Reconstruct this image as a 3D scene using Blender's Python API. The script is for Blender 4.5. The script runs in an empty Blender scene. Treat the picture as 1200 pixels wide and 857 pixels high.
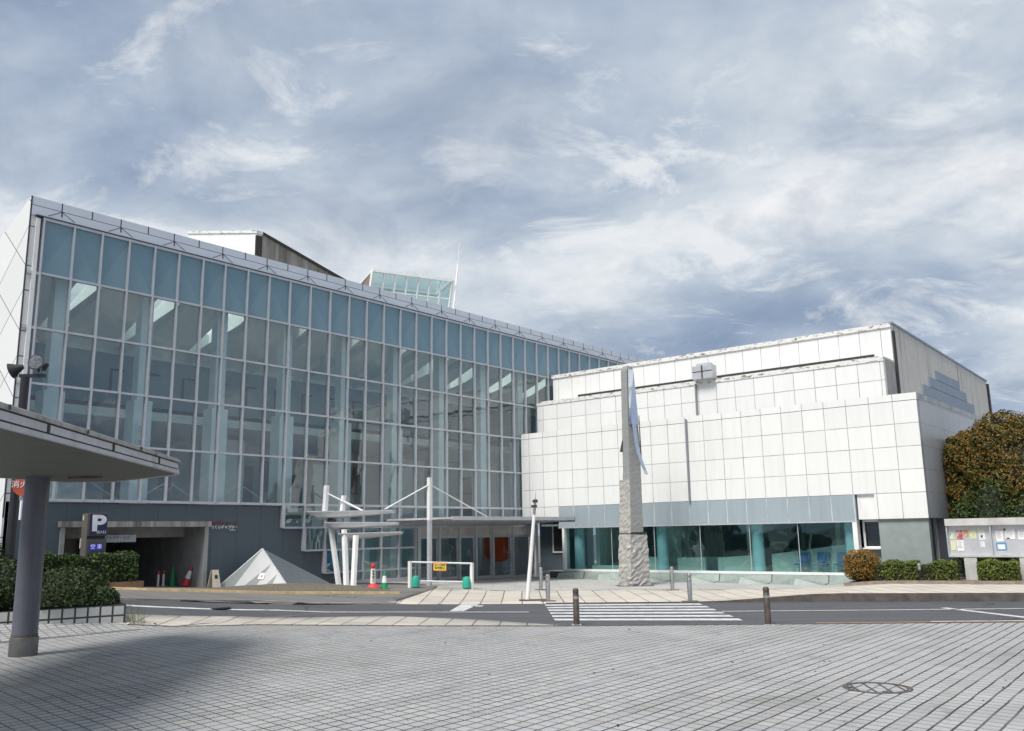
import bpy, bmesh, math, random
from mathutils import Vector, Matrix
from math import sin, cos, pi, radians, sqrt, atan2, floor

SC = bpy.context.scene
COL = SC.collection
rnd = random.Random(7)

# ---------------------------------------------------------------- camera
cam_d = bpy.data.cameras.new('camera')
cam = bpy.data.objects.new('camera', cam_d)
COL.objects.link(cam)
Rm = ((0.770762, -0.132672, -0.623156), (0.636909, 0.135089, 0.759011), (-0.016518, -0.981911, 0.188622))
cam.matrix_world = Matrix(((Rm[0][0], -Rm[0][1], -Rm[0][2], 0.0),
                           (Rm[1][0], -Rm[1][1], -Rm[1][2], 0.0),
                           (Rm[2][0], -Rm[2][1], -Rm[2][2], 2.15),
                           (0, 0, 0, 1)))
cam_d.sensor_width = 36.0
cam_d.lens = 36.0 * 1031.0 / 1200.0
cam_d.clip_start = 0.1
cam_d.clip_end = 3000
SC.camera = cam

# ---------------------------------------------------------------- light and sky
SUN_TO = Vector((0.03, -0.55, 0.83)).normalized()
sun_d = bpy.data.lights.new('sun', 'SUN')
sun_d.energy = 4.3
sun_d.angle = radians(22.0)
sun_d.color = (1.0, 0.965, 0.915)
sun = bpy.data.objects.new('sun', sun_d)
COL.objects.link(sun)
sun.rotation_euler = SUN_TO.to_track_quat('Z', 'Y').to_euler()

SC.view_settings.view_transform = 'Standard'
SC.view_settings.look = 'None'
SC.view_settings.gamma = 1.0
SC.view_settings.use_curve_mapping = False
SC.view_settings.exposure = 0.0


class NG:
    """small helper to write node trees"""
    def __init__(self, tree):
        self.t = tree
        tree.nodes.clear()

    def n(self, typ, **kw):
        nd = self.t.nodes.new(typ)
        for k, v in kw.items():
            setattr(nd, k, v)
        return nd

    def put(self, sock, v):
        if isinstance(v, bpy.types.NodeSocket):
            self.t.links.new(v, sock)
        elif v is not None:
            if sock.type == 'RGBA' and len(v) == 3:
                v = (*v, 1)
            sock.default_value = v

    def m(self, op, a, b=None, c=None):
        nd = self.n('ShaderNodeMath', operation=op)
        for i, v in enumerate((a, b, c)):
            self.put(nd.inputs[i], v)
        return nd.outputs[0]

    def noise(self, vec, scale, detail=4, rough=0.55, dist=0.0):
        nd = self.n('ShaderNodeTexNoise')
        self.put(nd.inputs['Vector'], vec)
        nd.inputs['Scale'].default_value = scale
        nd.inputs['Detail'].default_value = detail
        nd.inputs['Roughness'].default_value = rough
        nd.inputs['Distortion'].default_value = dist
        return nd.outputs['Fac']

    def ramp(self, fac, stops, interp='LINEAR'):
        nd = self.n('ShaderNodeValToRGB')
        nd.color_ramp.interpolation = interp
        el = nd.color_ramp.elements
        while len(el) < len(stops):
            el.new(0.5)
        for e, (p, c) in zip(el, stops):
            e.position = p
            e.color = (*c, 1) if not isinstance(c, (int, float)) else (c, c, c, 1)
        self.put(nd.inputs[0], fac)
        return nd.outputs[0]

    def mix(self, fac, a, b, mode='MIX'):
        nd = self.n('ShaderNodeMix', data_type='RGBA', blend_type=mode)
        self.put(nd.inputs[0], fac)
        self.put(nd.inputs[6], a)
        self.put(nd.inputs[7], b)
        return nd.outputs[2]

    def comb(self, x, y, z):
        nd = self.n('ShaderNodeCombineXYZ')
        for i, v in enumerate((x, y, z)):
            self.put(nd.inputs[i], v)
        return nd.outputs[0]

    def sep(self, v):
        nd = self.n('ShaderNodeSeparateXYZ')
        self.put(nd.inputs[0], v)
        return nd.outputs

    def pos(self):
        return self.n('ShaderNodeNewGeometry').outputs['Position']

    def bump(self, h, strength=0.3, dist=0.02):
        nd = self.n('ShaderNodeBump')
        nd.inputs['Strength'].default_value = strength
        nd.inputs['Distance'].default_value = dist
        self.put(nd.inputs['Height'], h)
        return nd.outputs[0]

    def vscale(self, v, s):
        nd = self.n('ShaderNodeVectorMath', operation='MULTIPLY')
        self.put(nd.inputs[0], v)
        nd.inputs[1].default_value = s
        return nd.outputs[0]

    def bsdf(self, col, rough=0.6, metal=0.0, normal=None, spec=0.5):
        nd = self.n('ShaderNodeBsdfPrincipled')
        self.put(nd.inputs['Base Color'], col)
        self.put(nd.inputs['Roughness'], rough)
        self.put(nd.inputs['Metallic'], metal)
        nd.inputs['Specular IOR Level'].default_value = spec
        if normal is not None:
            self.put(nd.inputs['Normal'], normal)
        return nd.outputs[0]

    def out(self, sh):
        o = self.n('ShaderNodeOutputMaterial')
        self.t.links.new(sh, o.inputs[0])


world = bpy.data.worlds.new('World')
SC.world = world
world.use_nodes = True
g = NG(world.node_tree)
sky = g.n('ShaderNodeTexSky', sky_type='NISHITA')
sky.sun_disc = False
sky.sun_elevation = math.asin(SUN_TO.z)
sky.sun_rotation = atan2(SUN_TO.x, SUN_TO.y)
sky.air_density = 1.0
sky.dust_density = 1.5
tc = g.n('ShaderNodeTexCoord').outputs['Generated']
sx, sy, sz = g.sep(tc)
zz = g.m('ADD', g.m('MAXIMUM', sz, 0.0), 0.26)
cu = g.m('DIVIDE', sx, zz)
cv = g.m('DIVIDE', sy, zz)
cvec = g.comb(cu, cv, 0.0)
ru = g.m('ADD', g.m('MULTIPLY', cu, 0.8), g.m('MULTIPLY', cv, 0.6))
rv = g.m('SUBTRACT', g.m('MULTIPLY', cv, 0.8), g.m('MULTIPLY', cu, 0.6))
big = g.noise(g.vscale(g.comb(ru, rv, 5.2), (0.6, 1.0, 1)), 0.95, 3, 0.5, 0.3)
fine = g.noise(g.comb(ru, g.m('MULTIPLY', rv, 1.25), 9.1), 1.9, 9, 0.56, 0.22)
puff = g.noise(g.comb(ru, rv, 21.3), 3.6, 8, 0.62, 0.3)
tone = g.m('ADD', g.m('ADD', g.m('MULTIPLY', big, 0.44), g.m('MULTIPLY', fine, 0.36)), g.m('MULTIPLY', puff, 0.20))
ccol = g.ramp(tone, [(0.385, (0.265, 0.345, 0.485)), (0.445, (0.365, 0.45, 0.59)), (0.50, (0.49, 0.57, 0.68)), (0.56, (0.65, 0.715, 0.785)), (0.635, (0.92, 0.93, 0.95))])
crisp = g.noise(g.comb(ru, g.m('MULTIPLY', rv, 1.4), 33.0), 3.3, 10, 0.64, 0.5)
ccol = g.mix(g.ramp(crisp, [(0.52, 0.0), (0.64, 0.85)]), ccol, (0.88, 0.905, 0.93))
dim = g.noise(g.comb(ru, rv, 47.0), 2.4, 9, 0.6, 0.4)
ccol = g.mix(g.ramp(dim, [(0.49, 0.0), (0.66, 0.62)]), ccol, (0.29, 0.365, 0.495))
bg1 = g.n('ShaderNodeBackground')
g.put(bg1.inputs[0], sky.outputs[0])
bg1.inputs[1].default_value = 0.09
bg2 = g.n('ShaderNodeBackground')
g.put(bg2.inputs[0], ccol)
bg2.inputs[1].default_value = 0.98
mx = g.n('ShaderNodeMixShader')
g.put(mx.inputs[0], g.ramp(fine, [(0.28, 0.80), (0.45, 0.97)]))
g.t.links.new(bg1.outputs[0], mx.inputs[1])
g.t.links.new(bg2.outputs[0], mx.inputs[2])
wo = g.n('ShaderNodeOutputWorld')
g.t.links.new(mx.outputs[0], wo.inputs[0])


# ---------------------------------------------------------------- materials
def new_mat(name):
    mt = bpy.data.materials.new(name)
    mt.use_nodes = True
    return mt, NG(mt.node_tree)


def basic(name, col, rough=0.6, metal=0.0, amt=0.12, scale=3.0, bump=0.0, bscale=30.0, spec=0.5, dirt=0.0, dirtcol=(0.08, 0.07, 0.06)):
    mt, g = new_mat(name)
    p = g.pos()
    f = g.noise(p, scale, 5)
    lo = tuple(c * (1 - amt) for c in col)
    hi = tuple(min(1, c * (1 + amt)) for c in col)
    c = g.ramp(f, [(0.3, lo), (0.7, hi)])
    if dirt:
        d = g.noise(g.vscale(p, (1.7, 1.7, 0.5)), 1.6, 6, 0.65)
        c = g.mix(g.ramp(d, [(0.5, 0.0), (0.72, dirt)]), c, dirtcol)
    nrm = g.bump(g.noise(p, bscale, 4), bump, 0.02) if bump else None
    r = g.ramp(g.noise(p, scale * 2.3, 3), [(0.3, max(0.02, rough - 0.07)), (0.7, min(1, rough + 0.07))])
    g.out(g.bsdf(c, r, metal, nrm, spec))
    return mt


def joint_mask(g, coord, off, step, width):
    """1 on a joint line, 0 elsewhere, plus the cell index"""
    q = g.m('DIVIDE', g.m('SUBTRACT', coord, off), step)
    fr = g.m('FRACT', q)
    d = g.m('MINIMUM', fr, g.m('SUBTRACT', 1.0, fr))
    return g.m('LESS_THAN', d, width / step / 2), g.m('FLOOR', q)


def cladding(name, col, axis, uoff, ustep, zoff, zstep, width=0.026, jcol=(0.33, 0.33, 0.33), rough=0.35, zmin=None, stain=0.25):
    mt, g = new_mat(name)
    p = g.pos()
    x, y, z = g.sep(p)
    u = x if axis == 'x' else y
    mu, iu = joint_mask(g, u, uoff, ustep, width)
    mz, iz = joint_mask(g, z, zoff, zstep, width)
    if zmin is not None:
        mz = g.m('MULTIPLY', mz, g.m('GREATER_THAN', z, zmin))
    jm = g.m('MAXIMUM', mu, mz)
    wn = g.n('ShaderNodeTexWhiteNoise', noise_dimensions='3D')
    g.put(wn.inputs['Vector'], g.comb(iu, iz, 2.0))
    tone = g.ramp(wn.outputs['Value'], [(0.0, tuple(c * 0.96 for c in col)), (1.0, tuple(min(1, c * 1.02) for c in col))])
    streak = g.noise(g.vscale(p, (2.2, 2.2, 0.22)), 2.0, 6, 0.6)
    tone = g.mix(g.ramp(streak, [(0.46, 0.0), (0.76, stain)]), tone, tuple(c * 0.72 for c in col))
    fine = g.noise(p, 7.0, 4)
    tone = g.mix(g.ramp(fine, [(0.35, 0.0), (0.8, 0.12)]), tone, tuple(c * 0.85 for c in col))
    jtone = g.ramp(g.noise(p, 1.3, 3), [(0.3, tuple(c * 0.7 for c in jcol)), (0.7, tuple(min(1, c * 1.5) for c in jcol))])
    c = g.mix(jm, tone, jtone)
    nrm = g.bump(g.m('SUBTRACT', 1.0, jm), 0.5, 0.01)
    g.out(g.bsdf(c, rough, 0.0, nrm))
    return mt


def streaked(name, col, dark, lo=0.45, hi=0.7, rough=0.8, joint=None):
    mt, g = new_mat(name)
    p = g.pos()
    x, y, z = g.sep(p)
    s1 = g.noise(g.vscale(p, (1.6, 1.6, 0.10)), 1.6, 6, 0.65)
    s2 = g.noise(p, 3.0, 5, 0.6)
    c = g.mix(g.ramp(s1, [(lo, 0.0), (hi, 0.9)]), col, dark)
    c = g.mix(g.ramp(s2, [(0.35, 0.0), (0.75, 0.35)]), c, tuple(a * 0.7 for a in col))
    if joint:
        ax, off, step = joint
        jm, _ = joint_mask(g, y if ax == 'y' else x, off, step, 0.03)
        c = g.mix(jm, c, tuple(a * 0.45 for a in col))
    g.out(g.bsdf(c, rough, 0, g.bump(s2, 0.2, 0.02)))
    return mt


def glass(name, tint, f0=0.05, refl=(0.9, 0.95, 1.0)):
    """thin pane: lets tinted light through, reflects more at grazing angles"""
    mt, g = new_mat(name)
    lw = g.n('ShaderNodeLayerWeight')
    lw.inputs[0].default_value = 0.5
    fc = g.m('POWER', lw.outputs['Facing'], 5.0)
    fac = g.m('MINIMUM', g.m('ADD', g.m('MULTIPLY', fc, 0.9), f0), 1.0)
    tr = g.n('ShaderNodeBsdfTransparent')
    tr.inputs[0].default_value = (*tint, 1)
    gl = g.n('ShaderNodeBsdfGlossy')
    gl.inputs['Color'].default_value = (*refl, 1)
    gl.inputs['Roughness'].default_value = 0.015
    p = g.pos()
    g.put(gl.inputs['Normal'], g.bump(g.noise(p, 0.8, 2), 0.10, 0.10))
    mxs = g.n('ShaderNodeMixShader')
    g.put(mxs.inputs[0], fac)
    g.t.links.new(tr.outputs[0], mxs.inputs[1])
    g.t.links.new(gl.outputs[0], mxs.inputs[2])
    g.out(mxs.outputs[0])
    return mt


def paving(name, ang_u, ang_v, step_u, step_v, tones, jcol, width, band=0, width_v=None, dirt=0.25, off=(0, 0), flat=0.0):
    """square tiles: two families of joints at the given directions (degrees of the joint lines)"""
    mt, g = new_mat(name)
    p = g.pos()
    x, y, z = g.sep(p)
    # coordinate across family U joints (normal to direction ang_u)
    au, av = radians(ang_u), radians(ang_v)
    wob = g.m('MULTIPLY', g.m('SUBTRACT', g.noise(p, 0.7, 2), 0.5), 0.05)
    u = g.m('ADD', g.m('ADD', g.m('MULTIPLY', x, -sin(au)), g.m('MULTIPLY', y, cos(au))), wob)
    v = g.m('ADD', g.m('ADD', g.m('MULTIPLY', x, -sin(av)), g.m('MULTIPLY', y, cos(av))), wob)
    mu, iu = joint_mask(g, u, off[0], step_u, width)
    mv, iv = joint_mask(g, v, off[1], step_v, width_v or width)
    if band:
        inb = g.m('LESS_THAN', g.m('FLOORED_MODULO', iu, float(band)), 0.5)
        mv2, iv2 = joint_mask(g, v, off[1], step_v / 3.0, (width_v or width) * 0.95)
        mv = g.m('MAXIMUM', mv, g.m('MULTIPLY', mv2, g.m('MULTIPLY', inb, 0.4)))
    jm = g.m('MAXIMUM', mu, mv)
    wn = g.n('ShaderNodeTexWhiteNoise', noise_dimensions='3D')
    g.put(wn.inputs['Vector'], g.comb(iu, iv, 5.0))
    c = g.ramp(wn.outputs['Value'], tones)
    if band:
        c = g.mix(g.m('MULTIPLY', inb, 0.15), c, (0.33, 0.31, 0.28))
    patch = g.noise(p, 0.33, 5, 0.6)
    c = g.mix(g.ramp(patch, [(0.45, 0.0), (0.75, dirt)]), c, (0.16, 0.15, 0.14))
    blot = g.noise(g.vscale(p, (1.0, 1.0, 1.0)), 1.15, 6, 0.7, 0.6)
    c = g.mix(g.ramp(blot, [(0.56, 0.0), (0.68, dirt * 0.8)]), c, (0.12, 0.11, 0.10))
    spots = g.n('ShaderNodeTexVoronoi')
    g.put(spots.inputs['Vector'], p)
    spots.inputs['Scale'].default_value = 1.6
    c = g.mix(g.m('MULTIPLY', g.m('LESS_THAN', spots.outputs['Distance'], 0.045), 0.55), c, (0.09, 0.085, 0.08))
    spk = g.noise(p, 28, 3)
    c = g.mix(g.ramp(spk, [(0.45, 0.0), (0.8, 0.35)]), c, (0.2, 0.19, 0.18))
    jn = g.ramp(g.noise(p, 1.1, 4), [(0.3, 0.6), (0.55, 1.0)])
    c = g.mix(g.m('MULTIPLY', jm, jn), c, jcol)
    rough = g.ramp(patch, [(0.3, 0.5), (0.7, 0.75)])
    g.out(g.bsdf(c, rough, 0, g.bump(g.m('SUBTRACT', g.m('MULTIPLY', spk, 0.15), jm), 0.4, 0.006), 0.4))
    return mt


def foliage(name, cols, rough=0.55):
    mt, g = new_mat(name)
    geo = g.n('ShaderNodeNewGeometry')
    r = geo.outputs['Random Per Island']
    n = len(cols)
    c = g.ramp(r, [(i / max(1, n - 1), cc) for i, cc in enumerate(cols)])
    cl = g.noise(geo.outputs['Position'], 1.7, 3)
    c = g.mix(g.ramp(cl, [(0.35, 0.0), (0.7, 0.45)]), c, tuple(a * 0.55 for a in cols[0]))
    d = g.n('ShaderNodeBsdfPrincipled')
    g.put(d.inputs['Base Color'], c)
    d.inputs['Roughness'].default_value = rough
    d.inputs['Specular IOR Level'].default_value = 0.3
    t = g.n('ShaderNodeBsdfTranslucent')
    g.put(t.inputs[0], c)
    m = g.n('ShaderNodeMixShader')
    m.inputs[0].default_value = 0.2
    g.t.links.new(d.outputs[0], m.inputs[1])
    g.t.links.new(t.outputs[0], m.inputs[2])
    g.out(m.outputs[0])
    return mt


def spotted(name, col, dark):
    mt, g = new_mat(name)
    p = g.pos()
    a = g.noise(g.vscale(p, (1.6, 1.6, 5.0)), 1.9, 6, 0.7)
    b = g.noise(p, 9.0, 4, 0.6)
    c = g.mix(g.ramp(a, [(0.53, 0.0), (0.61, 0.85)]), col, dark)
    c = g.mix(g.ramp(b, [(0.4, 0.0), (0.8, 0.35)]), c, tuple(q * 0.6 for q in col))
    g.out(g.bsdf(c, 0.5))
    return mt


M = {}
M['white_front'] = cladding('white_cladding', (0.80, 0.80, 0.78), 'x', -9.14, 0.896, 2.59, 0.87, zmin=2.9)
M['white_mid'] = cladding('white_cladding_mid', (0.80, 0.80, 0.78), 'x', -14.33, 0.905, 8.02, 1.05)
M['white_top'] = cladding('white_cladding_top', (0.80, 0.80, 0.78), 'x', -15.42, 0.89, 5.0, 9.0)
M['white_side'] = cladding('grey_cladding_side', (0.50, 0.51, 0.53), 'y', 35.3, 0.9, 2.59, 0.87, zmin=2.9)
M['band'] = cladding('grey_tile_band', (0.33, 0.39, 0.42), 'x', -9.14, 0.896, -3.0, 20.0, jcol=(0.5, 0.53, 0.55), stain=0.5)
M['greenwall'] = basic('grey_green_render', (0.27, 0.31, 0.30), 0.75, bump=0.25, bscale=60, amt=0.08)
M['concrete_streak'] = streaked('streaked_concrete', (0.62, 0.60, 0.56), (0.07, 0.065, 0.06), 0.56, 0.74, joint=('y', 37.9, 1.8))
M['concrete_dark'] = streaked('weathered_concrete', (0.34, 0.32, 0.285), (0.10, 0.09, 0.075), 0.4, 0.68)
M['white_cap'] = cladding('white_cap', (0.80, 0.80, 0.78), 'x', -9.14, 0.896, -3, 30, jcol=(0.33, 0.33, 0.33))
M['cap'] = spotted('stained_white_cap', (0.76, 0.75, 0.72), (0.09, 0.065, 0.045))
M['pipe'] = basic('dark_grey_pipe', (0.22, 0.23, 0.25), 0.5)
M['bluepanel'] = basic('blue_grey_panel', (0.235, 0.285, 0.36), 0.5, amt=0.1)
M['darkgap'] = basic('dark_gap', (0.04, 0.035, 0.03), 0.8)
M['teal_glass'] = glass('teal_glass', (0.50, 0.68, 0.67), 0.11, (0.62, 0.92, 0.92))
M['hall_glass'] = glass('hall_glass', (0.75, 0.86, 0.855), 0.14)
M['roof_glass'] = glass('roof_glass', (0.92, 0.93, 0.92), 0.05)
M['dark_glass'] = glass('smoked_glass', (0.52, 0.56, 0.58), 0.06)
M['reflection'] = basic('pale_reflection', (0.62, 0.66, 0.62), 0.6, amt=0.12, scale=0.9)
M['teal_col'] = basic('teal_painted_column', (0.52, 0.70, 0.76), 0.4, amt=0.05)
M['white_paint'] = basic('white_paint', (0.80, 0.80, 0.79), 0.4, amt=0.05, dirt=0.15)
M['alu'] = basic('grey_aluminium', (0.56, 0.57, 0.60), 0.38, 0.35, amt=0.08)
M['mullion'] = basic('mullion_metal', (0.54, 0.55, 0.58), 0.35, 0.3, amt=0.06)
M['parapet'] = basic('parapet_panel', (0.66, 0.70, 0.76), 0.35, 0.2, amt=0.04, scale=0.8)
M['joint'] = basic('dark_joint', (0.05, 0.055, 0.065), 0.7)
M['plinth'] = cladding('dark_plinth', (0.088, 0.112, 0.132), 'y', 17.75, 1.02, -5, 30, width=0.02, jcol=(0.05, 0.065, 0.075), rough=0.55)
M['lintel'] = streaked('stained_lintel', (0.42, 0.40, 0.37), (0.07, 0.05, 0.035), 0.42, 0.62)
M['conc'] = basic('concrete', (0.36, 0.355, 0.34), 0.8, bump=0.15, dirt=0.35)
M['conc_lt'] = basic('pale_concrete', (0.52, 0.51, 0.49), 0.75, bump=0.15, dirt=0.25)
M['int_wall'] = basic('interior_wall', (0.68, 0.74, 0.73), 0.7, amt=0.06)
M['int_slate'] = basic('interior_slate_wall', (0.19, 0.27, 0.32), 0.6, amt=0.15, scale=0.5)
M['int_dark'] = basic('interior_dark_wall', (0.32, 0.42, 0.46), 0.6, amt=0.22, scale=0.4)
M['int_ceil'] = basic('interior_ceiling', (0.74, 0.79, 0.77), 0.7, amt=0.05)
M['int_col'] = basic('interior_column', (0.70, 0.75, 0.78), 0.5, amt=0.04)
M['int_floor'] = basic('interior_floor', (0.55, 0.55, 0.52), 0.4)
M['black'] = basic('black_metal', (0.018, 0.018, 0.022), 0.4, amt=0.2)
M['darkmetal'] = basic('dark_bronze_metal', (0.12, 0.095, 0.08), 0.45, 0.5, amt=0.3, scale=9)
M['steel'] = basic('mirror_steel', (0.66, 0.70, 0.78), 0.12, 0.95, amt=0.05)
M['lens'] = basic('floodlight_lens', (0.16, 0.17, 0.18), 0.25, 0.3, amt=0.5, scale=14)
M['brushed'] = basic('brushed_steel', (0.50, 0.49, 0.48), 0.3, 0.9, amt=0.15, scale=10)
def asphalt_mat(name, col, worn):
    mt, g = new_mat(name)
    p = g.pos()
    x, y, z = g.sep(p)
    along = g.m('ADD', g.m('MULTIPLY', x, 0.83), g.m('MULTIPLY', y, 0.56))
    across = g.m('SUBTRACT', g.m('MULTIPLY', y, 0.83), g.m('MULTIPLY', x, 0.56))
    tr = g.noise(g.comb(g.m('MULTIPLY', along, 0.12), g.m('MULTIPLY', across, 1.1), 0.0), 1.3, 5, 0.6)
    c = g.mix(g.ramp(tr, [(0.4, 0.0), (0.7, 0.8)]), col, worn)
    c = g.mix(g.ramp(g.noise(p, 60, 3), [(0.42, 0.0), (0.75, 0.5)]), c, tuple(min(1, a * 2.2) for a in col))
    vo = g.n('ShaderNodeTexVoronoi', feature='DISTANCE_TO_EDGE')
    g.put(vo.inputs['Vector'], g.comb(g.m('ADD', x, g.noise(p, 1.5, 4)), g.m('ADD', y, g.noise(p, 1.9, 4)), 0.0))
    vo.inputs['Scale'].default_value = 0.28
    crack = g.m('MULTIPLY', g.m('LESS_THAN', vo.outputs['Distance'], 0.006), g.ramp(g.noise(p, 0.4, 2), [(0.48, 0.0), (0.6, 1.0)]))
    c = g.mix(crack, c, (0.02, 0.02, 0.02))
    g.out(g.bsdf(c, 0.85, 0, g.bump(g.noise(p, 90, 3), 0.4, 0.02)))
    return mt


M['road'] = asphalt_mat('asphalt', (0.060, 0.062, 0.069), (0.095, 0.095, 0.098))
M['drive'] = asphalt_mat('worn_driveway_asphalt', (0.13, 0.125, 0.118), (0.21, 0.20, 0.19))
M['line'] = basic('road_paint', (0.58, 0.58, 0.575), 0.6, amt=0.15, scale=6, dirt=0.75, dirtcol=(0.13, 0.13, 0.13))
M['yellow'] = basic('yellow_kerb_paint', (0.70, 0.52, 0.27), 0.6, amt=0.18, scale=5, dirt=0.3)
M['ochre'] = basic('worn_ochre_paint', (0.36, 0.235, 0.12), 0.7, amt=0.25, scale=4, dirt=0.7)
M['gutter'] = basic('pale_gutter_concrete', (0.27, 0.255, 0.235), 0.85, amt=0.3, scale=2.5, bump=0.3, dirt=0.5)
M['kerb'] = basic('dark_weathered_kerb', (0.105, 0.09, 0.08), 0.85, amt=0.3, scale=4, bump=0.4, bscale=25)
M['ground'] = basic('ground_asphalt', (0.12, 0.12, 0.12), 0.9, amt=0.2)
M['floor_lt'] = paving('entrance_paving', 128, 37, 0.9, 0.9, [(0, (0.40, 0.395, 0.38)), (1, (0.46, 0.45, 0.43))], (0.24, 0.235, 0.22), 0.012, dirt=0.2)
M['plaza'] = paving('plaza_tiles', 91.5, -7.6, 0.205, 0.205,
                    [(0, (0.35, 0.352, 0.345)), (0.4, (0.385, 0.383, 0.378)), (0.75, (0.372, 0.378, 0.384)), (1, (0.425, 0.41, 0.385))],
                    (0.035, 0.033, 0.031), 0.030, band=7, width_v=0.019, dirt=0.5)
M['apron'] = paving('cream_apron_tiles', 129, 38, 0.66, 0.9,
                    [(0, (0.52, 0.47, 0.40)), (0.5, (0.58, 0.54, 0.47)), (1, (0.60, 0.53, 0.43))], (0.09, 0.08, 0.07), 0.035, width_v=0.02, dirt=0.25)
M['strip'] = paving('strip_tiles', 127, 31, 0.66, 0.8,
                    [(0, (0.42, 0.395, 0.355)), (1, (0.50, 0.46, 0.40))], (0.07, 0.06, 0.055), 0.035, width_v=0.02, dirt=0.35)
M['granite'] = None
M['soil'] = basic('dry_soil', (0.14, 0.12, 0.09), 0.95, amt=0.35, scale=14, bump=0.6, bscale=60)
M['brickbox'] = basic('brown_planter_brick', (0.30, 0.17, 0.105), 0.85, amt=0.2, scale=5, dirt=0.3)
M['brownkerb'] = basic('brown_stone_kerb', (0.26, 0.21, 0.175), 0.85, amt=0.25, scale=5, bump=0.3, dirt=0.3)
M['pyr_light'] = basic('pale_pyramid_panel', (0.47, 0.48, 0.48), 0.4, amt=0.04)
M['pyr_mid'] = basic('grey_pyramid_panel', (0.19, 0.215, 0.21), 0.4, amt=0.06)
M['pyr_shaded'] = basic('shaded_pyramid_panel', (0.13, 0.15, 0.16), 0.4, amt=0.1)  # shade of the pyramid's right face put into its panel colour
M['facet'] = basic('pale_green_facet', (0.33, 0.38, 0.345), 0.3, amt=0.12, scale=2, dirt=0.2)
M['facet_dk'] = basic('shaded_green_facet', (0.20, 0.25, 0.225), 0.3, amt=0.12, scale=2, dirt=0.2)  # greener facets, with fold shading and reflections put into the colour
M['red'] = basic('red_plastic', (0.62, 0.045, 0.05), 0.45, amt=0.08)
M['green'] = basic('green_plastic', (0.02, 0.27, 0.11), 0.45, amt=0.1)
M['teal_plastic'] = basic('green_weight_plastic', (0.03, 0.36, 0.26), 0.4, amt=0.08)
M['white_plastic'] = basic('white_plastic', (0.80, 0.80, 0.76), 0.45, amt=0.05)
M['cream'] = basic('cream_board', (0.64, 0.58, 0.45), 0.6, amt=0.08)
M['orange'] = basic('orange_fabric', (0.85, 0.12, 0.02), 0.6, amt=0.1)
M['navy'] = basic('navy_panel', (0.012, 0.018, 0.10), 0.35)
M['sign_grey'] = basic('sign_body_grey', (0.085, 0.08, 0.072), 0.5, amt=0.12)
M['signpost'] = basic('sign_side', (0.12, 0.115, 0.105), 0.45)
M['yel_sign'] = basic('yellow_sign', (0.88, 0.66, 0.10), 0.5)
M['ink'] = basic('dark_ink', (0.03, 0.03, 0.035), 0.6)
M['paleink'] = basic('white_letters', (0.80, 0.82, 0.85), 0.5)
M['redink'] = basic('faded_red_letters', (0.22, 0.13, 0.14), 0.6)
M['hydrant'] = basic('red_disc', (0.50, 0.085, 0.045), 0.5)
M['blue_chair'] = basic('blue_chair', (0.10, 0.20, 0.42), 0.5)
M['fascia'] = basic('shelter_fascia', (0.42, 0.42, 0.45), 0.45, 0.1, amt=0.08, dirt=0.3)
M['fascia_top'] = basic('shelter_top_edge', (0.34, 0.33, 0.32), 0.6, amt=0.1, dirt=0.85, dirtcol=(0.05, 0.04, 0.03), scale=5)
M['column'] = basic('shelter_column_paint', (0.11, 0.113, 0.14), 0.38, amt=0.15, scale=2, dirt=0.4)
M['column'] = streaked('shelter_column_paint', (0.115, 0.12, 0.15), (0.05, 0.05, 0.058), 0.45, 0.75, rough=0.42)
M['colbase'] = basic('column_base_metal', (0.13, 0.125, 0.12), 0.45, 0.5, amt=0.2, dirt=0.3)
M['awning'] = basic('white_awning', (0.68, 0.72, 0.80), 0.7)
M['spandrel'] = basic('blue_spandrel_glass', (0.165, 0.275, 0.34), 0.12, amt=0.04, scale=0.6, spec=0.5)
M['spandrel_lt'] = basic('blue_spandrel_glass_pale', (0.19, 0.30, 0.362), 0.13, amt=0.04, scale=0.6, spec=0.5)
M['bark'] = basic('bark', (0.13, 0.10, 0.075), 0.9, amt=0.3, scale=8, bump=0.5)
M['twig'] = basic('hedge_inner', (0.020, 0.022, 0.012), 0.95)
M['leaf_dark'] = foliage('dark_green_leaves', [(0.03, 0.06, 0.018), (0.065, 0.11, 0.03), (0.12, 0.18, 0.05)])
M['leaf_olive'] = foliage('olive_leaves', [(0.04, 0.05, 0.015), (0.085, 0.095, 0.02), (0.14, 0.13, 0.03)])
M['leaf_hedge'] = foliage('hedge_leaves', [(0.07, 0.105, 0.02), (0.14, 0.18, 0.034), (0.24, 0.28, 0.06)])
M['leaf_shade'] = foliage('azalea_leaves', [(0.024, 0.042, 0.015), (0.042, 0.072, 0.022), (0.07, 0.10, 0.032)])
M['leaf_rust'] = foliage('rust_leaves', [(0.16, 0.10, 0.02), (0.34, 0.16, 0.025), (0.44, 0.24, 0.04), (0.10, 0.12, 0.03)])
M['blossom'] = foliage('orange_blossom', [(0.19, 0.105, 0.018), (0.26, 0.135, 0.02), (0.33, 0.17, 0.03)])
M['litter'] = foliage('fallen_leaf', [(0.06, 0.035, 0.02), (0.03, 0.02, 0.015), (0.35, 0.14, 0.03)])


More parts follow.
